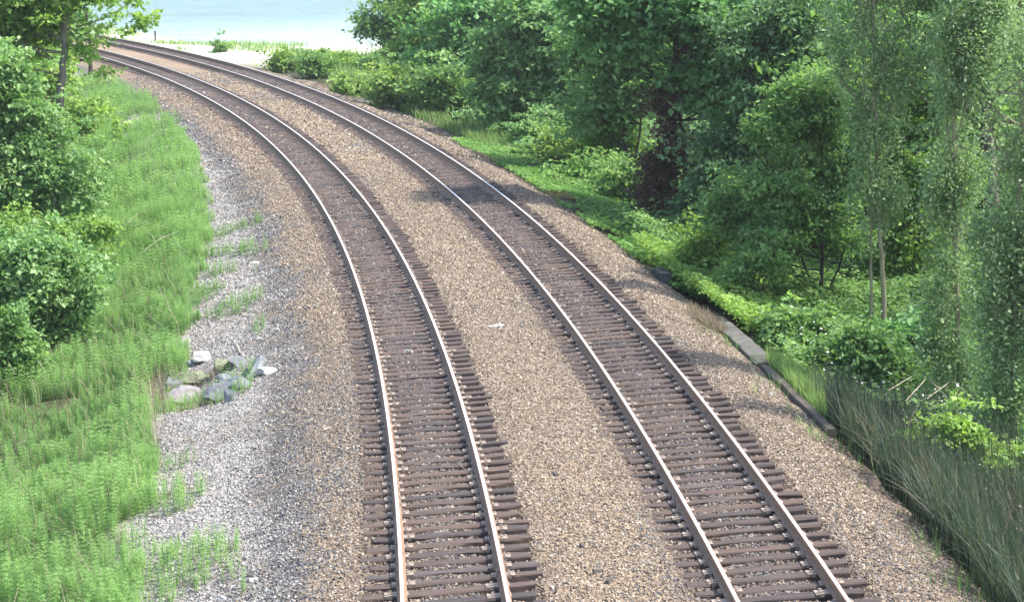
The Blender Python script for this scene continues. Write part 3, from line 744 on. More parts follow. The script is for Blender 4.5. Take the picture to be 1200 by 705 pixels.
px_tree('bush', 'bramble bush with rounded leaves and pale blossom at the left, above the horsetail hollow', 'bush', (55, 415),
        [(45, 320, 58, 38), (92, 348, 30, 30), (20, 355, 48, 32), (84, 388, 26, 18), (40, 300, 34, 22)], [(55, 415), (55, 370), (60, 320)], .035, 1000, 26, .15, .11, 'fresh', STEM,
        stems=[[(50, 415), (30, 370), (18, 330)], [(62, 415), (85, 380), (95, 350)]], nlimb=50, seed=3, **SH)
px_tree('bush', 'loose pale leaved bush filling the gap between the large round bush and the bramble', 'bush', (70, 345),
        [(50, 290, 40, 26), (95, 300, 26, 24), (10, 285, 34, 26), (112, 275, 18, 20)], [(70, 345), (70, 315), (72, 290)], .03, 520, 24, .19, .11, 'bright', STEM, nlimb=40, seed=9, **SH)
px_tree('bush', 'small twiggy green bush at the left edge below the bramble bush', 'bush', (12, 455),
        [(12, 395, 30, 30), (32, 420, 18, 22), (-15, 420, 30, 30)], [(12, 455), (12, 420), (10, 385)],   .025, 500, 26, .11, .09, 'mid', STEM, nlimb=40, seed=4, **SH)
px_tree('bush', 'yellow green sunlit bush just behind the left trunk', 'bush', (72, 175),
        [(60, 100, 30, 30), (40, 130, 40, 34), (95, 125, 26, 24), (100, 160, 26, 16)], [(72, 175), (66, 140), (60, 100)], .06, 300, 30, .25, .18, 'lime', STEM, nlimb=30, seed=5, **SH)
px_tree('bush', 'spreading bush with reddish twigs at the foot of the left tree', 'bush', (108, 262),
        [(105, 205, 24, 20), (85, 215, 26, 22), (118, 232, 14, 14)], [(108, 262), (106, 230), (104, 200)], .04, 150, 24, .17, .11, 'mid', STEM, nlimb=30, seed=6, **SH)
px_tree('broadleaf_tree', 'leafy tree filling the upper left corner behind the slender trunk', 'tree', (-30, 215),
        [(0, 60, 55, 50), (-40, 20, 60, 60), (30, 15, 30, 30), (-20, 120, 60, 50)], [(-30, 215), (-28, 120), (-25, 20), (-20, -60)], .22, 900, 34, .3, .19, 'bright', BARK, nlimb=40, seed=7)
px_tree('broadleaf_tree', 'small dark stemmed tree behind the slender trunk beside the track end', 'tree', (106, 88),
        [(106, 40, 14, 14), (112, 66, 10, 8), (80, 30, 26, 20), (60, 45, 26, 20), (30, 40, 30, 24)], [(106, 88), (108, 55), (106, 20), (100, 0)], .16, 90, 26, .4, .26, 'mid', BARK_D, nlimb=20, seed=8)

# right side, near: the poplars
PP = dict(droop=.1, flat=.6, streak=.9, vary=.45)
px_tree('poplar', 'slim poplar with two bare yellowish stems rising side by side', 'tree', (1030, 408),
        [(1008, 215, 16, 75), (1040, 235, 18, 60), (1012, 90, 22, 90), (1042, 110, 20, 70), (985, 40, 18, 55), (1030, -10, 40, 50)],
        [(1037, 408), (1034, 330), (1026, 240), (1022, 120), (1018, 0), (1016, -80)], .085, 520, 30, .13, .062, 'poplar', BARK_P, stems=[[(1020, 404), (1020, 320), (1019, 230), (1008, 100), (1000, -40)]], nlimb=90, seed=11, limb_r=.06, **PP)
px_tree('poplar', 'poplar clothed low down in pale fluttering leaves, second from the right edge', 'tree', (1126, 505),
        [(1100, 330, 22, 95), (1122, 400, 22, 80), (1092, 430, 17, 50), (1122, 250, 20, 80), (1100, 200, 22, 50), (1115, 110, 26, 70), (1130, 20, 40, 70)],
        [(1126, 505), (1120, 400), (1117, 300), (1112, 200), (1108, 90), (1104, -30)], .075, 820, 34, .13, .056, 'poplar', BARK_P, nlimb=90, seed=12, limb_r=.06, **PP)
px_tree('poplar', 'tallest poplar at the right edge, leaves hanging in vertical columns to the ground', 'tree', (1185, 560),
        [(1162, 330, 24, 110), (1190, 430, 22, 100), (1155, 230, 20, 60), (1188, 250, 24, 90), (1215, 350, 30, 150), (1190, 110, 28, 70), (1165, 470, 18, 50)],
        [(1188, 560), (1186, 450), (1184, 330), (1186, 200), (1188, 60), (1190, -50)], .08, 900, 34, .13, .054, 'poplar', BARK_P, stems=[[(1165, 548), (1163, 440), (1160, 320), (1158, 200)]], nlimb=100, seed=13, limb_r=.06, **PP)
px_tree('poplar', 'leaning forked poplar with thick grey limbs high at the right', 'tree', (1172, 410),
        [(1100, 30, 62, 46), (1172, 60, 50, 50), (1130, -20, 80, 40), (1060, 90, 34, 40), (1200, 20, 40, 50), (1085, 150, 30, 40), (1150, 130, 35, 30)],
        [(1172, 410), (1164, 300), (1156, 180), (1144, 100), (1138, 50), (1120, 0), (1105, -60)], .19, 560, 34, .17, .075, 'poplar', BARK, stems=[[(1160, 190, .1), (1138, 150, .2), (1108, 110, .3), (1070, 72, .4), (1040, 40, .5)], [(1180, 410, .4), (1196, 180, .5), (1188, 90, .6), (1180, 10, .6), (1175, -50, .6)]], nlimb=90, seed=14, limb_r=.14)
px_tree('alder', 'spreading alder with a thin dark trunk and fanned branches in front of the wood', 'tree', (963, 376),
        [(905, 225, 58, 48), (962, 165, 48, 48), (868, 262, 34, 36), (1000, 225, 34, 45), (945, 115, 34, 26), (846, 235, 24, 16), (920, 285, 50, 22), (985, 290, 30, 20), (915, 160, 30, 28)],
        [(963, 376), (962, 320), (963, 260), (962, 190), (955, 120)], .075, 900, 34, .17, .095, 'mid', BARK_D, stems=[[(958, 365), (944, 335), (915, 300), (885, 265)], [(962, 350), (942, 310), (925, 270), (915, 220)], [(965, 345), (985, 305), (1000, 260)]], nlimb=110, seed=15, limb_r=.12)
px_tree('alder', 'small alder sapling with sparse leaves above the concrete slab', 'tree', (885, 378),
        [(868, 322, 24, 24), (892, 296, 26, 22), (910, 330, 18, 22), (880, 345, 24, 14)], [(885, 378), (884, 345), (884, 310), (888, 275)], .035, 190, 22, .13, .08, 'mid', BARK_D, nlimb=40, seed=16)
px_tree('broadleaf_tree', 'yellow green young tree glowing between the alder and the poplars', 'tree', (1062, 350),
        [(1060, 185, 44, 52), (1022, 115, 36, 38), (1080, 260, 40, 50), (1085, 110, 40, 50), (965, 110, 30, 26), (1040, 300, 30, 30)], [(1062, 350), (1060, 250), (1055, 150), (1050, 60)], .09, 620, 34, .2, .12, 'bright', BARK_D, nlimb=60, seed=17)
px_tree('bush', 'leafy bush with a few white flowers right behind the concrete slab', 'bush', (930, 425),
        [(915, 395, 34, 24), (948, 400, 34, 26), (965, 420, 30, 20)], [(930, 425), (930, 400), (935, 380)], .03, 330, 28, .13, .10, 'mid', STEM, nlimb=30, seed=18, **SH)
px_tree('bush', 'bright leafy bush between the block and the sapling', 'bush', (835, 352),
        [(815, 325, 26, 22), (848, 332, 26, 22), (860, 300, 24, 22), (832, 290, 20, 18)], [(835, 352), (835, 330), (838, 300)], .03, 330, 26, .14, .11, 'bright', STEM, nlimb=30, seed=19, **SH)
px_tree('bush', 'low bush with large pale leaves below the twin stemmed poplar', 'bush', (1082, 435),
        [(1075, 400, 28, 24), (1055, 415, 22, 16), (1100, 425, 24, 20)], [(1082, 435), (1080, 410), (1078, 390)], .03, 190, 22, .14, .17, 'maple', STEM, nlimb=30, seed=20, **SH)
px_tree('bush', 'dense green bush filling the ground under the alder', 'bush', (1000, 470),
        [(985, 430, 34, 26), (1025, 440, 34, 24), (1010, 405, 30, 24), (960, 445, 24, 18)], [(1000, 470), (1000, 440), (1005, 410)], .03, 420, 28, .13, .10, 'mid', STEM, nlimb=30, seed=21, **SH)
px_tree('bush', 'bramble bush with white blossom at the right edge above the rushes', 'bush', (1160, 590),
        [(1130, 540, 34, 28), (1180, 560, 34, 34), (1200, 600, 30, 28), (1110, 505, 30, 22)], [(1160, 590), (1160, 560), (1165, 530)], .03, 480, 28, .12, .085, 'bright', STEM, nlimb=40, seed=22, **SH)

# right side, middle distance
MP = dict(droop=.35, flat=.18, vary=.55)
px_tree('maple_tree', 'big maple with layered drooping boughs and a dark trunk at top centre right', 'tree', (790, 262),
        [(760, 18, 66, 22), (842, 22, 66, 22), (905, 68, 54, 14), (850, 60, 46, 12), (930, 12, 50, 24), (806, 92, 36, 12), (735, 55, 40, 14), (884, 108, 40, 10), (700, 8, 44, 22), (965, 40, 30, 20), (860, 150, 30, 10), (830, 125, 30, 9), (820, -60, 60, 22)],
        [(790, 262), (786, 180), (790, 110), (795, 40), (800, -30), (800, -230)], .20, 1500, 34, .26, .17, 'maple', BARK_D, stems=[[(803, 262, 1), (803, 190, 1), (796, 130, .8), (815, 60, .5), (850, 0, 0)]], nlimb=80, seed=31, **MP)
px_tree('dead_creeper', 'thick column of dark dead creeper hanging round the maple trunk', 'creeper', (778, 262),
        [(772, 215, 15, 32), (786, 170, 13, 32), (768, 242, 18, 18), (786, 238, 16, 20), (782, 130, 9, 24)], [(778, 262), (779, 200), (784, 120)], .10, 420, 34, .18, .10, 'dead', BARK_D, nlimb=60, seed=32, parts=('stems', 'foliage'))
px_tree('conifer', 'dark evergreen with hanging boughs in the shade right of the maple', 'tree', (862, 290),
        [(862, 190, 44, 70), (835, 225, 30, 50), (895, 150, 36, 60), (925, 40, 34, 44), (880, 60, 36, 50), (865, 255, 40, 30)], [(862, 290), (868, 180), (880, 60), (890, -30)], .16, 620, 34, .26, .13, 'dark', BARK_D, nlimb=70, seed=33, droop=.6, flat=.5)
px_tree('willow', 'grey green willow left of the maple trunk', 'tree', (738, 205),
        [(718, 85, 36, 48), (752, 70, 34, 46), (702, 130, 30, 30), (740, 140, 30, 26), (690, 60, 30, 30)], [(738, 205), (732, 150), (726, 90), (722, 40)], .12, 560, 34, .28, .15, 'cool', BARK_D, stems=[[(742, 205), (752, 140), (756, 80)]], nlimb=60, seed=34)
px_tree('broadleaf_tree', 'broad many stemmed tree with a dark hollow beneath it in the middle distance', 'tree', (632, 160),
        [(618, 98, 50, 28), (662, 72, 42, 34), (585, 92, 40, 26), (640, 35, 42, 34), (690, 105, 30, 24), (600, 60, 34, 26)], [(632, 160), (630, 120), (628, 70), (632, 20)], .13, 700, 34, .32, .19, 'cool', BARK_D,
        stems=[[(625, 160), (605, 120), (590, 80)], [(638, 160), (655, 115), (668, 70)], [(645, 160), (680, 130), (695, 100)]], nlimb=70, seed=35)
px_tree('broadleaf_tree', 'dense green tree standing left of the many stemmed one', 'tree', (548, 132),
        [(540, 62, 44, 36), (585, 30, 44, 34), (515, 92, 30, 20), (560, 95, 32, 18), (535, 20, 40, 26)], [(548, 132), (546, 90), (550, 40), (556, -10)], .13, 560, 34, .36, .22, 'maple', BARK_D, nlimb=60, seed=36)
px_tree('broadleaf_tree', 'small open crowned tree against the lake, farthest left of the right hand wood', 'tree', (464, 84),
        [(456, 18, 24, 12), (446, 40, 20, 9), (478, 44, 17, 12), (466, -4, 28, 14), (438, 22, 14, 7), (470, 62, 18, 9)], [(464, 84), (463, 60), (462, 35), (463, 5)], .13, 200, 26, .36, .22, 'mid', BARK_D, nlimb=60, seed=37, limb_r=.12)
px_tree('broadleaf_tree', 'sunlit tree by the shore right of the open crowned one', 'tree', (505, 92),
        [(502, 25, 28, 26), (488, 55, 18, 16), (515, 60, 24, 18), (510, -8, 30, 18)], [(505, 92), (504, 55), (503, 10)], .14, 300, 30, .40, .24, 'bright', BARK_D, nlimb=40, seed=38)
px_tree('broadleaf_tree', 'tall tree crown showing above the many stemmed tree', 'tree', (690, 120),
        [(680, 20, 50, 34), (640, -5, 50, 30), (720, 0, 44, 34), (600, -10, 40, 26)], [(690, 120), (686, 60), (680, -10)], .18, 460, 34, .45, .26, 'cool', BARK_D, nlimb=40, seed=39)
px_tree('bush', 'yellow sunlit bush in the long grass at the wood edge', 'bush', (463, 128), [(462, 102, 20, 18), (450, 112, 16, 12), (476, 112, 14, 12)], [(463, 128), (462, 112), (462, 98)], .05, 190, 26, .26, .17, 'lime', STEM, nlimb=24, seed=41, **SH)
px_tree('bush', 'dark green bush between the yellow bush and the dense tree', 'bush', (528, 138), [(525, 104, 26, 18), (548, 112, 24, 16), (505, 112, 18, 14)], [(528, 138), (526, 118), (526, 100)], .05, 240, 28, .28, .17, 'mid', STEM, nlimb=24, seed=42, **SH)
for k_, (b, lob, lm, lab) in enumerate([
    ((335, 86), [(335, 73, 12, 7), (322, 78, 7, 4)], 'bright', 'first low shore bush, nearest the sandy point'),
    ((368, 92), [(366, 77, 13, 8), (380, 82, 8, 5)], 'mid', 'low dark shore bush behind the far bend'),
    ((404, 92), [(404, 76, 14, 8), (418, 82, 9, 6)], 'bright', 'rounded shore bush midway along the grassy edge'),
    ((436, 98), [(434, 80, 13, 9), (424, 88, 8, 6)], 'mid', 'shore bush at the foot of the open crowned tree'),
    ((418, 112), [(418, 103, 11, 6), (404, 103, 8, 5)], 'lime', 'low yellowish weeds clump nearest the far outer rail'),
    ((257, 61), [(257, 57, 3, 2.5)], 'mid', 'tiny bush alone on the sandy point by the water')]):
    px_tree('bush', lab, 'bush', b, lob, [b, (b[0], b[1] - lob[0][3] * .5), (b[0], b[1] - lob[0][3])], .04, int(10 + lob[0][2] * 9), 24, .20, .17, lm, STEM, nlimb=14, seed=50 + k_, group=None, **SH)
for k_, (b, lob, lm, lab) in enumerate([
    ((672, 192), [(668, 168, 24, 16), (650, 180, 18, 10), (690, 176, 18, 13)], 'lime', 'pale yellow green bush in the sun patch, left of the willow foot'),
    ((722, 200), [(715, 165, 28, 20), (738, 178, 22, 16), (700, 180, 18, 14)], 'bright', 'tall sunlit elder bush in front of the willow'),
    ((755, 235), [(742, 210, 24, 18), (762, 225, 18, 14), (724, 218, 18, 12)], 'mid', 'green bush beside the dead creeper'),
    ((640, 172), [(640, 155, 22, 10), (620, 160, 16, 8)], 'cool', 'low bush at the edge of the dark hollow'),
    ((605, 158), [(600, 142, 22, 12), (580, 146, 18, 9)], 'mid', 'low bush under the left side of the many stemmed tree'),
    ((700, 214), [(698, 203, 16, 9), (684, 207, 10, 6)], 'horsetail', 'bright green low clump at the edge of the ivy')]):
    px_tree('bush', lab, 'bush', b, lob, [b, (b[0], b[1] - 14), (b[0], b[1] - 24)], .04, int(60 + lob[0][2] * 8), 26, .20, .13, lm, STEM, nlimb=24, seed=60 + k_, **SH)

# the wood behind, one mass
def woodland(name, S0, S1, O0, O1, ntree, hmin, hmax, leaf, lm, label, seed, per=620):
    rng = np.random.default_rng(seed); Vs, Fs, As, n0 = [], [], [], 0; T = Tubes()
    for i in range(ntree):
        s = rng.uniform(S0, S1); o = O0 + (O1 - O0) * rng.random() ** 1.1
        x, y = so2xy(s, o); z = float(ground_z(s, o)); x, y = float(x), float(y)
        if coast_d(np.array(x), np.array(y)) < 5: continue
        h = rng.uniform(hmin, hmax); r = h * rng.uniform(.2, .3)
        lob = [(rng.normal() * r * .5, rng.normal() * r * .5, h * q, r * rng.uniform(.6, 1), r * rng.uniform(.6, 1), h * rng.uniform(.12, .22)) for q in (.14, .34, .54, .72, .88)]
        V, F, a, c = crown(lob, per // 8, 11, .5, leaf, rng)
        Vs.append(V + np.array([x, y, z])); Fs.append(F + n0); n0 += len(V); As.append(a)
        T.add([(x, y, z - .3), (x + rng.normal() * .3, y, z + h * .5), (x + rng.normal() * .5, y, z + h)], [h * .016, h * .012, .03], 6)
    ob = mesh_np(name, np.concatenate(Vs), np.concatenate(Fs), LEAF[lm], np.concatenate(As))
    tag(ob, label, 'wood', kind='stuff')
    T.build('trunks', BARK_D, parent=ob)
    return ob
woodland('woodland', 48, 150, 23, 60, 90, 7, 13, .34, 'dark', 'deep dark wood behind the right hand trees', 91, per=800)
woodland('woodland', 34, 75, 16.5, 26, 26, 6, 10, .17, 'mid', 'leafy thicket behind the poplars', 92, per=1500)
woodland('woodland', 60, 150, -45, -14, 34, 4, 9, .26, 'mid', 'leafy thicket behind the left bank bushes', 93, per=900)
woodland('woodland', 95, 150, 24, 60, 34, 8, 14, .34, 'cool', 'paler tree crowns deep in the wood near the shore', 94)

# ------------------------------------------------------------------ masonry, edging, stones, litter
def concrete_mat():
    m, n, l, p = mat('weathered_concrete')
    t = noise(n, l, 5, 8, .7); r = ramp(n, [(.3, (.055, .052, .046)), (.7, (.125, .118, .103))]); l.new(t.outputs[0], r.inputs[0])
    t2 = noise(n, l, 1.4, 4, .6); r2 = ramp(n, [(.5, (1, 1, 1)), (.66, (.55, .58, .48))]); l.new(t2.outputs[0], r2.inputs[0])
    l.new(mixc(n, l, 1, r.outputs[0], r2.outputs[0], 'MULTIPLY'), p.inputs['Base Color']); p.inputs['Roughness'].default_value = .9
    bump(n, l, t.outputs[0], .6, .02, p); return m
M_CONC = concrete_mat()
M_EDGE = bark_mat('old_timber', (.05, .04, .034), (.13, .105, .085), 7)
def strip(name, S, o0, o1, ztop, zbot, m, parent=None, jit=.006, seed=0):
    """a wall or kerb following the track: rectangular section swept along s"""
    rng = np.random.default_rng(seed); S = np.asarray(S, float); V = []
    for a, zz in ((o0, zbot), (o0, ztop - .02), (o0 + .02, ztop), (o1 - .02, ztop), (o1, ztop - .02), (o1, zbot)):
        x, y = so2xy(S, a + rng.normal(size=len(S)) * jit); V.append(np.stack([x, y, np.zeros(len(S)) + zz + rng.normal(size=len(S)) * jit * .6], -1))
    V = np.stack(V, 1).reshape(-1, 3); i = np.arange(len(S) - 1)[:, None] * 6; j = np.arange(5)[None]
    F = np.stack([i + j, i + 6 + j, i + 7 + j, i + 1 + j], -1).reshape(-1, 4)
    e = (len(S) - 1) * 6
    F = np.concatenate([F[:, ::-1], [(0, 1, 4, 5), (1, 2, 3, 4), (e + 5, e + 4, e + 1, e), (e + 4, e + 3, e + 2, e + 1)]])
    return mesh_np(name, V, F, m, parent=parent)
ob = strip('concrete_wall', np.linspace(39.9, 45.3, 12), 8.06, 8.52, -.50, -2.3, M_CONC, seed=1, jit=.014); tag(ob, 'weathered grey concrete wall top beside the right track, half covered by dry grass', 'wall')
ob = strip('timber_edging', np.linspace(34.0, 39.75, 10), 8.08, 8.26, -.50, -1.6, M_EDGE, seed=3); tag(ob, 'dark timber edging board running on from the concrete wall towards the rushes', 'edging')
ob = strip('concrete_block', np.linspace(50.9, 52.1, 5), 8.12, 8.42, -.42, -1.3, M_CONC, seed=4, jit=.03); tag(ob, 'short concrete block poking out of the lime green leaves', 'concrete block')

def rock(label, loc, size, a, b, seed, lichen=None, rot=(0, 0, 0), cat='rock', sub=3, name='rock', group=None, rough=.28, cuts=11):
    rng = np.random.default_rng(seed); bm = bmesh.new(); bmesh.ops.create_icosphere(bm, subdivisions=sub, radius=1)
    V = np.array([v.co[:] for v in bm.verts])
    for _ in range(cuts):                       # planar breaks
        nrm = rng.normal(size=3); nrm /= np.linalg.norm(nrm); dd = rng.uniform(.34, .78)
        t = V @ nrm - dd; V = V - np.where(t > 0, t, 0)[:, None] * nrm
    V += rng.normal(size=V.shape) * .018
    V += np.array([vnoise(V[:, 0] * 2 + seed, V[:, 1] * 2 + V[:, 2], 3)] * 3).T * rough * .25 * V
    V *= np.asarray(size)
    for v, c in zip(bm.verts, V): v.co = c
    me = bpy.data.meshes.new(name); bm.to_mesh(me); bm.free()
    me.materials.append(rock_mat('rock_surface', a, b, lichen))
    o = bpy.data.objects.new(name, me); COL.objects.link(o); o.location = loc; o.rotation_euler = rot
    return tag(o, label, cat, group)
WH = ((.26, .26, .25), (.42, .42, .40)); GR = ((.085, .09, .092), (.18, .185, .188)); BG = ((.11, .125, .135), (.21, .225, .23)); OL = ((.10, .11, .07), (.22, .24, .14)); PK = ((.15, .135, .14), (.27, .245, .25)); RD = ((.15, .105, .075), (.27, .21, .15))
def R_(u, v, up=0.0): p = at(u, v); return p + Vector((0, 0, up))
ROCKS = [
 ('jagged white rock at the top of the washed out rock pile', (239, 424), (.17, .14, .17), WH, (.2, .3, .1)),
 ('large smooth oval grey slab tilted at the right end of the rock pile', (300, 436), (.17, .34, .16), BG, (.5, -.5, -.5)),
 ('rounded grey rock low in the rock pile, under the oval slab', (280, 455), (.22, .18, .16), BG, (.1, .2, .4)),
 ('flat grey rock at the upper right of the rock pile', (279, 428), (.22, .2, .11), GR, (.2, .1, .7)),
 ('greenish long rock standing left of the flat grey rock', (262, 434), (.10, .18, .18), OL, (.5, .1, -.4)),
 ('small pale blue grey rock in the centre of the rock pile', (268, 447), (.16, .15, .12), BG, (.3, .1, 0)),
 ('broad mossy brown boulder bridging the dark hole in the pile', (233, 448), (.34, .22, .15), OL, (.1, 0, .1)),
 ('squarish grey rock at the left of the dark hole', (207, 457), (.17, .16, .16), GR, (.2, .5, .3)),
 ('large purplish grey rock at the bottom left of the pile', (217, 472), (.27, .24, .19), PK, (0, .1, .6)),
 ('grey wedge rock at the bottom right of the pile', (256, 470), (.17, .2, .17), GR, (.2, .3, 1)),
 ('dark grey rock wedged under the small pale blue grey one', (262, 460), (.16, .15, .13), GR, (.1, .3, 2)),
 ('small grey rock between the oval slab and the flat grey rock', (289, 440), (.10, .11, .09), GR, (.3, .1, .9)),
 ('small dark rock at the very bottom of the dark hole', (243, 463), (.12, .12, .09), GR, (.3, .4, .2)),
 ('flat pinkish stone right above the dark hole', (250, 436), (.15, .12, .07), PK, (.3, .1, .2)),
 ('little grey cobble left of the jagged white rock', (224, 428), (.09, .09, .07), BG, (.1, .4, .2)),
 ('thin grey shard leaning on the rounded grey rock', (270, 470), (.06, .14, .13), BG, (.4, .3, 1.2)),
 ('pale flat stone on the verge above the rock pile', (302, 397), (.14, .10, .05), WH, (0, 0, .2)),
 ('chalky stone just right of the oval grey slab', (314, 438), (.18, .14, .07), WH, (0, .1, .5)),
 ('pale slab of stone on the verge, highest up the bank', (301, 308), (.26, .16, .07), WH, (0, 0, .2)),
 ('sandy stone on the lower left verge near the bottom edge', (295, 680), (.14, .10, .06), WH, (0, .1, .3)),
 ('mossy pale stone half buried at the bottom edge of the verge', (262, 701), (.17, .12, .06), WH, (.1, .1, .9)),
 ('small white stone on the verge beside the near horsetail clump', (292, 590), (.09, .07, .06), WH, (.1, .3, .3)),
]
for i, (lab, (u, v), sz, (a, b), rt) in enumerate(ROCKS):
    inpile = 415 < v < 480
    if inpile: sz = tuple(q * 1.75 for q in sz)
    rock(lab, R_(u, v, sz[2] * (.36 if inpile else .12)), sz, a, b, 200 + i, rot=rt, group='rocks of the washed out pile' if inpile and u < 312 else None)
rock('weathered brown boulder at the edge of the rushes', R_(1024, 574, .08), (.26, .20, .20), *RD, 301, rot=(.1, .2, .3))
rock('black lump half hidden in the far trackside weeds', R_(533, 141, .2), (.36, .3, .30), (.02, .02, .025), (.05, .05, .06), 303)
rock('white stone on the ballast beside the timber edging', R_(903, 463, .03), (.09, .07, .05), *WH, 304)
rock('pale rock on the ivy edge', R_(599, 190, .06), (.30, .2, .10), *WH, 305)

def plain(name, c, rough=.8):
    m, n, l, p = mat(name); t = noise(n, l, 12, 4, .6); r = ramp(n, [(.3, tuple(q * .75 for q in c)), (.7, c)]); l.new(t.outputs[0], r.inputs[0]); l.new(r.outputs[0], p.inputs['Base Color']); p.inputs['Roughness'].default_value = rough; return m
M_PAPER = plain('paper_white', (.55, .55, .52)); M_CHIP = plain('pale_wood', (.50, .42, .33)); M_DWOOD = plain('dark_wood', (.085, .07, .062)); M_WIRE = plain('dull_wire', (.42, .40, .36), .5); M_TWIG = plain('bleached_twig', (.46, .40, .31)); M_DTWIG = plain('brown_twig', (.17, .12, .085)); M_DKMETAL = plain('weathered_post', (.07, .06, .05))
def scrap(label, loc, sx, sy, rz, m, seed, cat='litter', name='paper_scrap', crump=.03):
    rng = np.random.default_rng(seed); n = 7; g = np.linspace(-1, 1, n); X, Y = np.meshgrid(g, g, indexing='ij')
    edge = 1 + rng.normal(size=(n, n)) * .12
    Z = rng.normal(size=(n, n)) * crump + .03 + .5 * crump * np.sin(X * 3 + seed)
    V = np.stack([X * sx * edge, Y * sy * edge, Z], -1).reshape(-1, 3); V = np.concatenate([V, V - np.array([0, 0, .006])])
    i = np.arange(n - 1)[:, None] * n; j = np.arange(n - 1)[None]
    F = np.stack([i + j, i + n + j, i + n + j + 1, i + j + 1], -1).reshape(-1, 4)
    rim = [k for k in range(n)] + [k * n + n - 1 for k in range(1, n)] + [(n - 1) * n + k for k in range(n - 2, -1, -1)] + [k * n for k in range(n - 2, 0, -1)]
    R2 = [(rim[q], rim[(q + 1) % len(rim)], rim[(q + 1) % len(rim)] + n * n, rim[q] + n * n) for q in range(len(rim))]
    o = mesh_np(name, V, np.concatenate([F, F[:, ::-1] + n * n, R2]), m, loc=loc); o.rotation_euler = (0, 0, rz); return tag(o, label, cat)
scrap('crumpled white paper scrap lying on the ballast between the tracks', R_(583, 383), .17, .10, .4, M_PAPER, 1)
scrap('small pale scrap on the ties of the left track', R_(479, 416, .07), .09, .055, .4, M_PAPER, 2)
def chunk(label, uv, size, rz, m, seed, cat='wood scrap', name='wood_scrap'):
    rng = np.random.default_rng(seed); V, F = box_verts(0, 0, size[2], *size, bev=size[1] * .3)
    V = V + rng.normal(size=V.shape) * np.array([.10, .18, .15]) * np.array(size)
    o = mesh_np(name, V, F, m, loc=R_(*uv)); o.rotation_euler = (0, .04, rz); return tag(o, label, cat)
chunk('pale splinter of wood on the left shoulder ballast, nearer one', (385, 502), (.10, .022, .012), .6, M_CHIP, 5)
chunk('greyish wood chip on the left shoulder ballast, just above the pale splinter', (387, 479), (.09, .03, .012), .7, plain('grey_wood', (.30, .28, .26)), 6)
chunk('dark split timber piece on the ballast between the tracks, topmost', (650, 556), (.11, .035, .025), 1.9, M_DWOOD, 7)
chunk('dark timber sliver on the ballast midway between the tracks', (682, 640), (.10, .025, .02), 1.7, M_DWOOD, 8)
chunk('dark wood lump on the ballast, closest to the right track', (714, 682), (.09, .04, .03), 1.2, M_DWOOD, 9)
chunk('dark wood lump on the ballast at lower centre', (700, 670), (.07, .045, .025), .2, M_DWOOD, 10)
chunk('dark chip between the tracks beneath the paper scrap', (556, 362), (.08, .035, .02), -.3, M_DWOOD, 11)
chunk('thin dark stick on the left shoulder ballast', (387, 540), (.16, .012, .010), .9, M_DWOOD, 12)

def twig(name, label, pts, r, m, cat='twig', group=None, lift=.02, arch=0):
    P = []
    for i, (u, v) in enumerate(pts):
        q = at(u, v); t = i / (len(pts) - 1); P.append((q.x, q.y, q.z + lift + arch * math.sin(math.pi * t)))
    P = np.array(P); k = 4 * len(P); tt = np.linspace(0, len(P) - 1, k)
    pl = np.stack([np.interp(tt, range(len(P)), P[:, q]) for q in range(3)], 1); c = pl[0].copy()
    rg = np.random.default_rng(int(abs(c[0] * 100) + 5)); pl[1:-1] += rg.normal(size=(k - 2, 3)) * r * .5
    o = Tubes().add(pl - c, np.linspace(r, r * .35, k), 5).build(name, m, loc=tuple(c)); return tag(o, label, cat, group)
twig('branch', 'bare fallen branch lying across the upper left verge', [(236, 295), (262, 291), (290, 290), (321, 283)], .022, M_DTWIG)
twig('stick', 'straight tan stick leaning out of the rock pile', [(287, 421), (278, 408), (269, 396)], .022, M_TWIG, lift=.05)
twig('stick', 'long curved pale stick on the lower left verge', [(80, 655), (100, 640), (128, 635), (148, 628)], .014, M_TWIG, lift=.10)
twig('stick', 'thin pale stick on the verge beside the near gravel', [(300, 560), (318, 553), (350, 546)], .010, M_TWIG)
for i, (pts, lab) in enumerate([
    ([(150, 285), (165, 276), (180, 270)], 'short bleached stalk arching highest in the horsetail'),
    ([(140, 288), (165, 292), (180, 305), (188, 318)], 'bent bleached stalk curling down through the horsetail'),
    ([(170, 320), (190, 309), (212, 296)], 'slanting bleached stalk at the right of the horsetail tangle'),
    ([(138, 289), (165, 287), (205, 294)], 'long straight bleached stalk lying across the horsetail'),
    ([(186, 300), (205, 312), (220, 322)], 'thin bleached stalk sloping toward the verge'),
    ([(0, 445), (10, 458), (20, 470)], 'bleached stalk at the left edge over the lower horsetail'),
    ([(30, 450), (45, 456), (56, 468)], 'bleached stalk in the lower horsetail, inner one of the two')]):
    twig('dry_stalk', lab, pts, .011, M_TWIG, 'dead stalk', 'bleached stalks fallen over the horsetail', lift=.72, arch=.12)
twig('branch', 'bleached arching branch below the many stemmed tree', [(606, 137), (625, 136), (640, 150), (650, 160)], .035, M_TWIG, lift=.25, arch=.7)
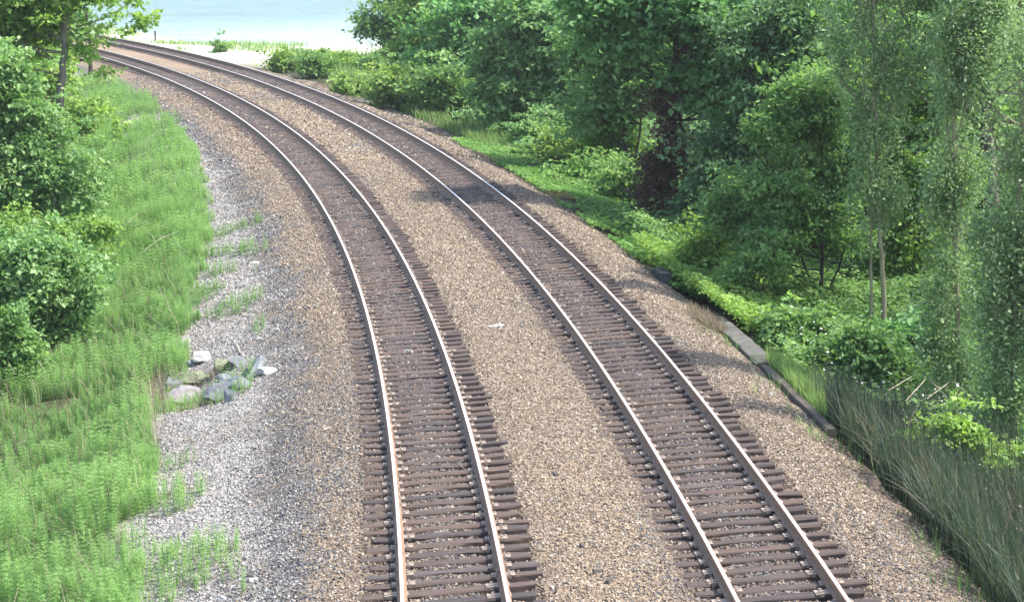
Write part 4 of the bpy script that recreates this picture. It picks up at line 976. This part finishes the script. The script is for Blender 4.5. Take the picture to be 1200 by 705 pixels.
twig('branch', 'thin pale branch slanting over the sun patch weeds', [(648, 182), (660, 172), (672, 160)], .03, M_TWIG, lift=.35, arch=.2)
twig('wire', 'thin loop of wire against the right rail of the left track', [(553, 560), (546, 556), (540, 552), (539, 547), (543, 545)], .006, M_WIRE, 'wire', lift=.10)
twig('wire', 'thin pale wire strand lying over the outer ties of the left track', [(563, 559), (580, 558), (592, 559)], .005, M_WIRE, 'wire', lift=.12)
for i, pts in enumerate([[(1040, 515), (1075, 505), (1110, 512)], [(1085, 525), (1115, 515), (1150, 535)], [(1060, 530), (1085, 512), (1120, 535)]]):
    twig('dry_stalk', ['upper bleached bramble cane arching over the rushes', 'bleached bramble cane nearest the right edge blossom', 'lower bleached bramble cane with the steepest arch'][i], pts, .010, M_TWIG, 'dead stalk', lift=1.1, arch=.25)
P_ = at(182, 49)
po = empty('post', P_, 'small dark wooden post on the sandy spit by the water', 'post')
Tubes().add([(0, 0, -.2), (.02, 0, .5), (.03, 0, 1.0)], [.11, .10, .095], 8).build('shaft', M_DKMETAL, po)
Tubes().add([(.03, 0, 1.0), (.03, 0, 1.03), (.03, 0, 1.06)], [.13, .13, .04], 8).build('cap', M_DKMETAL, po)

# ------------------------------------------------------------------ thin veil volume, added to lift dark foliage like lens glare
def build_glare_veil():
    me = bpy.data.meshes.new('glare_veil'); bm = bmesh.new(); bmesh.ops.create_cube(bm, size=1); bm.to_mesh(me); bm.free()
    o = bpy.data.objects.new('glare_veil', me); COL.objects.link(o); o.scale = (6400, 5600, 46); o.location = (0, 2450, 14.5)
    m = bpy.data.materials.new('glare_veil'); m.use_nodes = True; n = m.node_tree.nodes; n.remove(n['Principled BSDF'])
    v = n.new('ShaderNodeVolumePrincipled'); v.inputs['Color'].default_value = (.93, .97, 1, 1); v.inputs['Density'].default_value = VEIL; v.inputs['Anisotropy'].default_value = .3
    m.node_tree.links.new(v.outputs[0], n['Material Output'].inputs['Volume']); me.materials.append(m)
    tag(o, 'thin pale veil added over the tracks and lake to soften the darks like glare', 'glare_veil', kind='stuff')
VEIL = .00022
build_glare_veil()
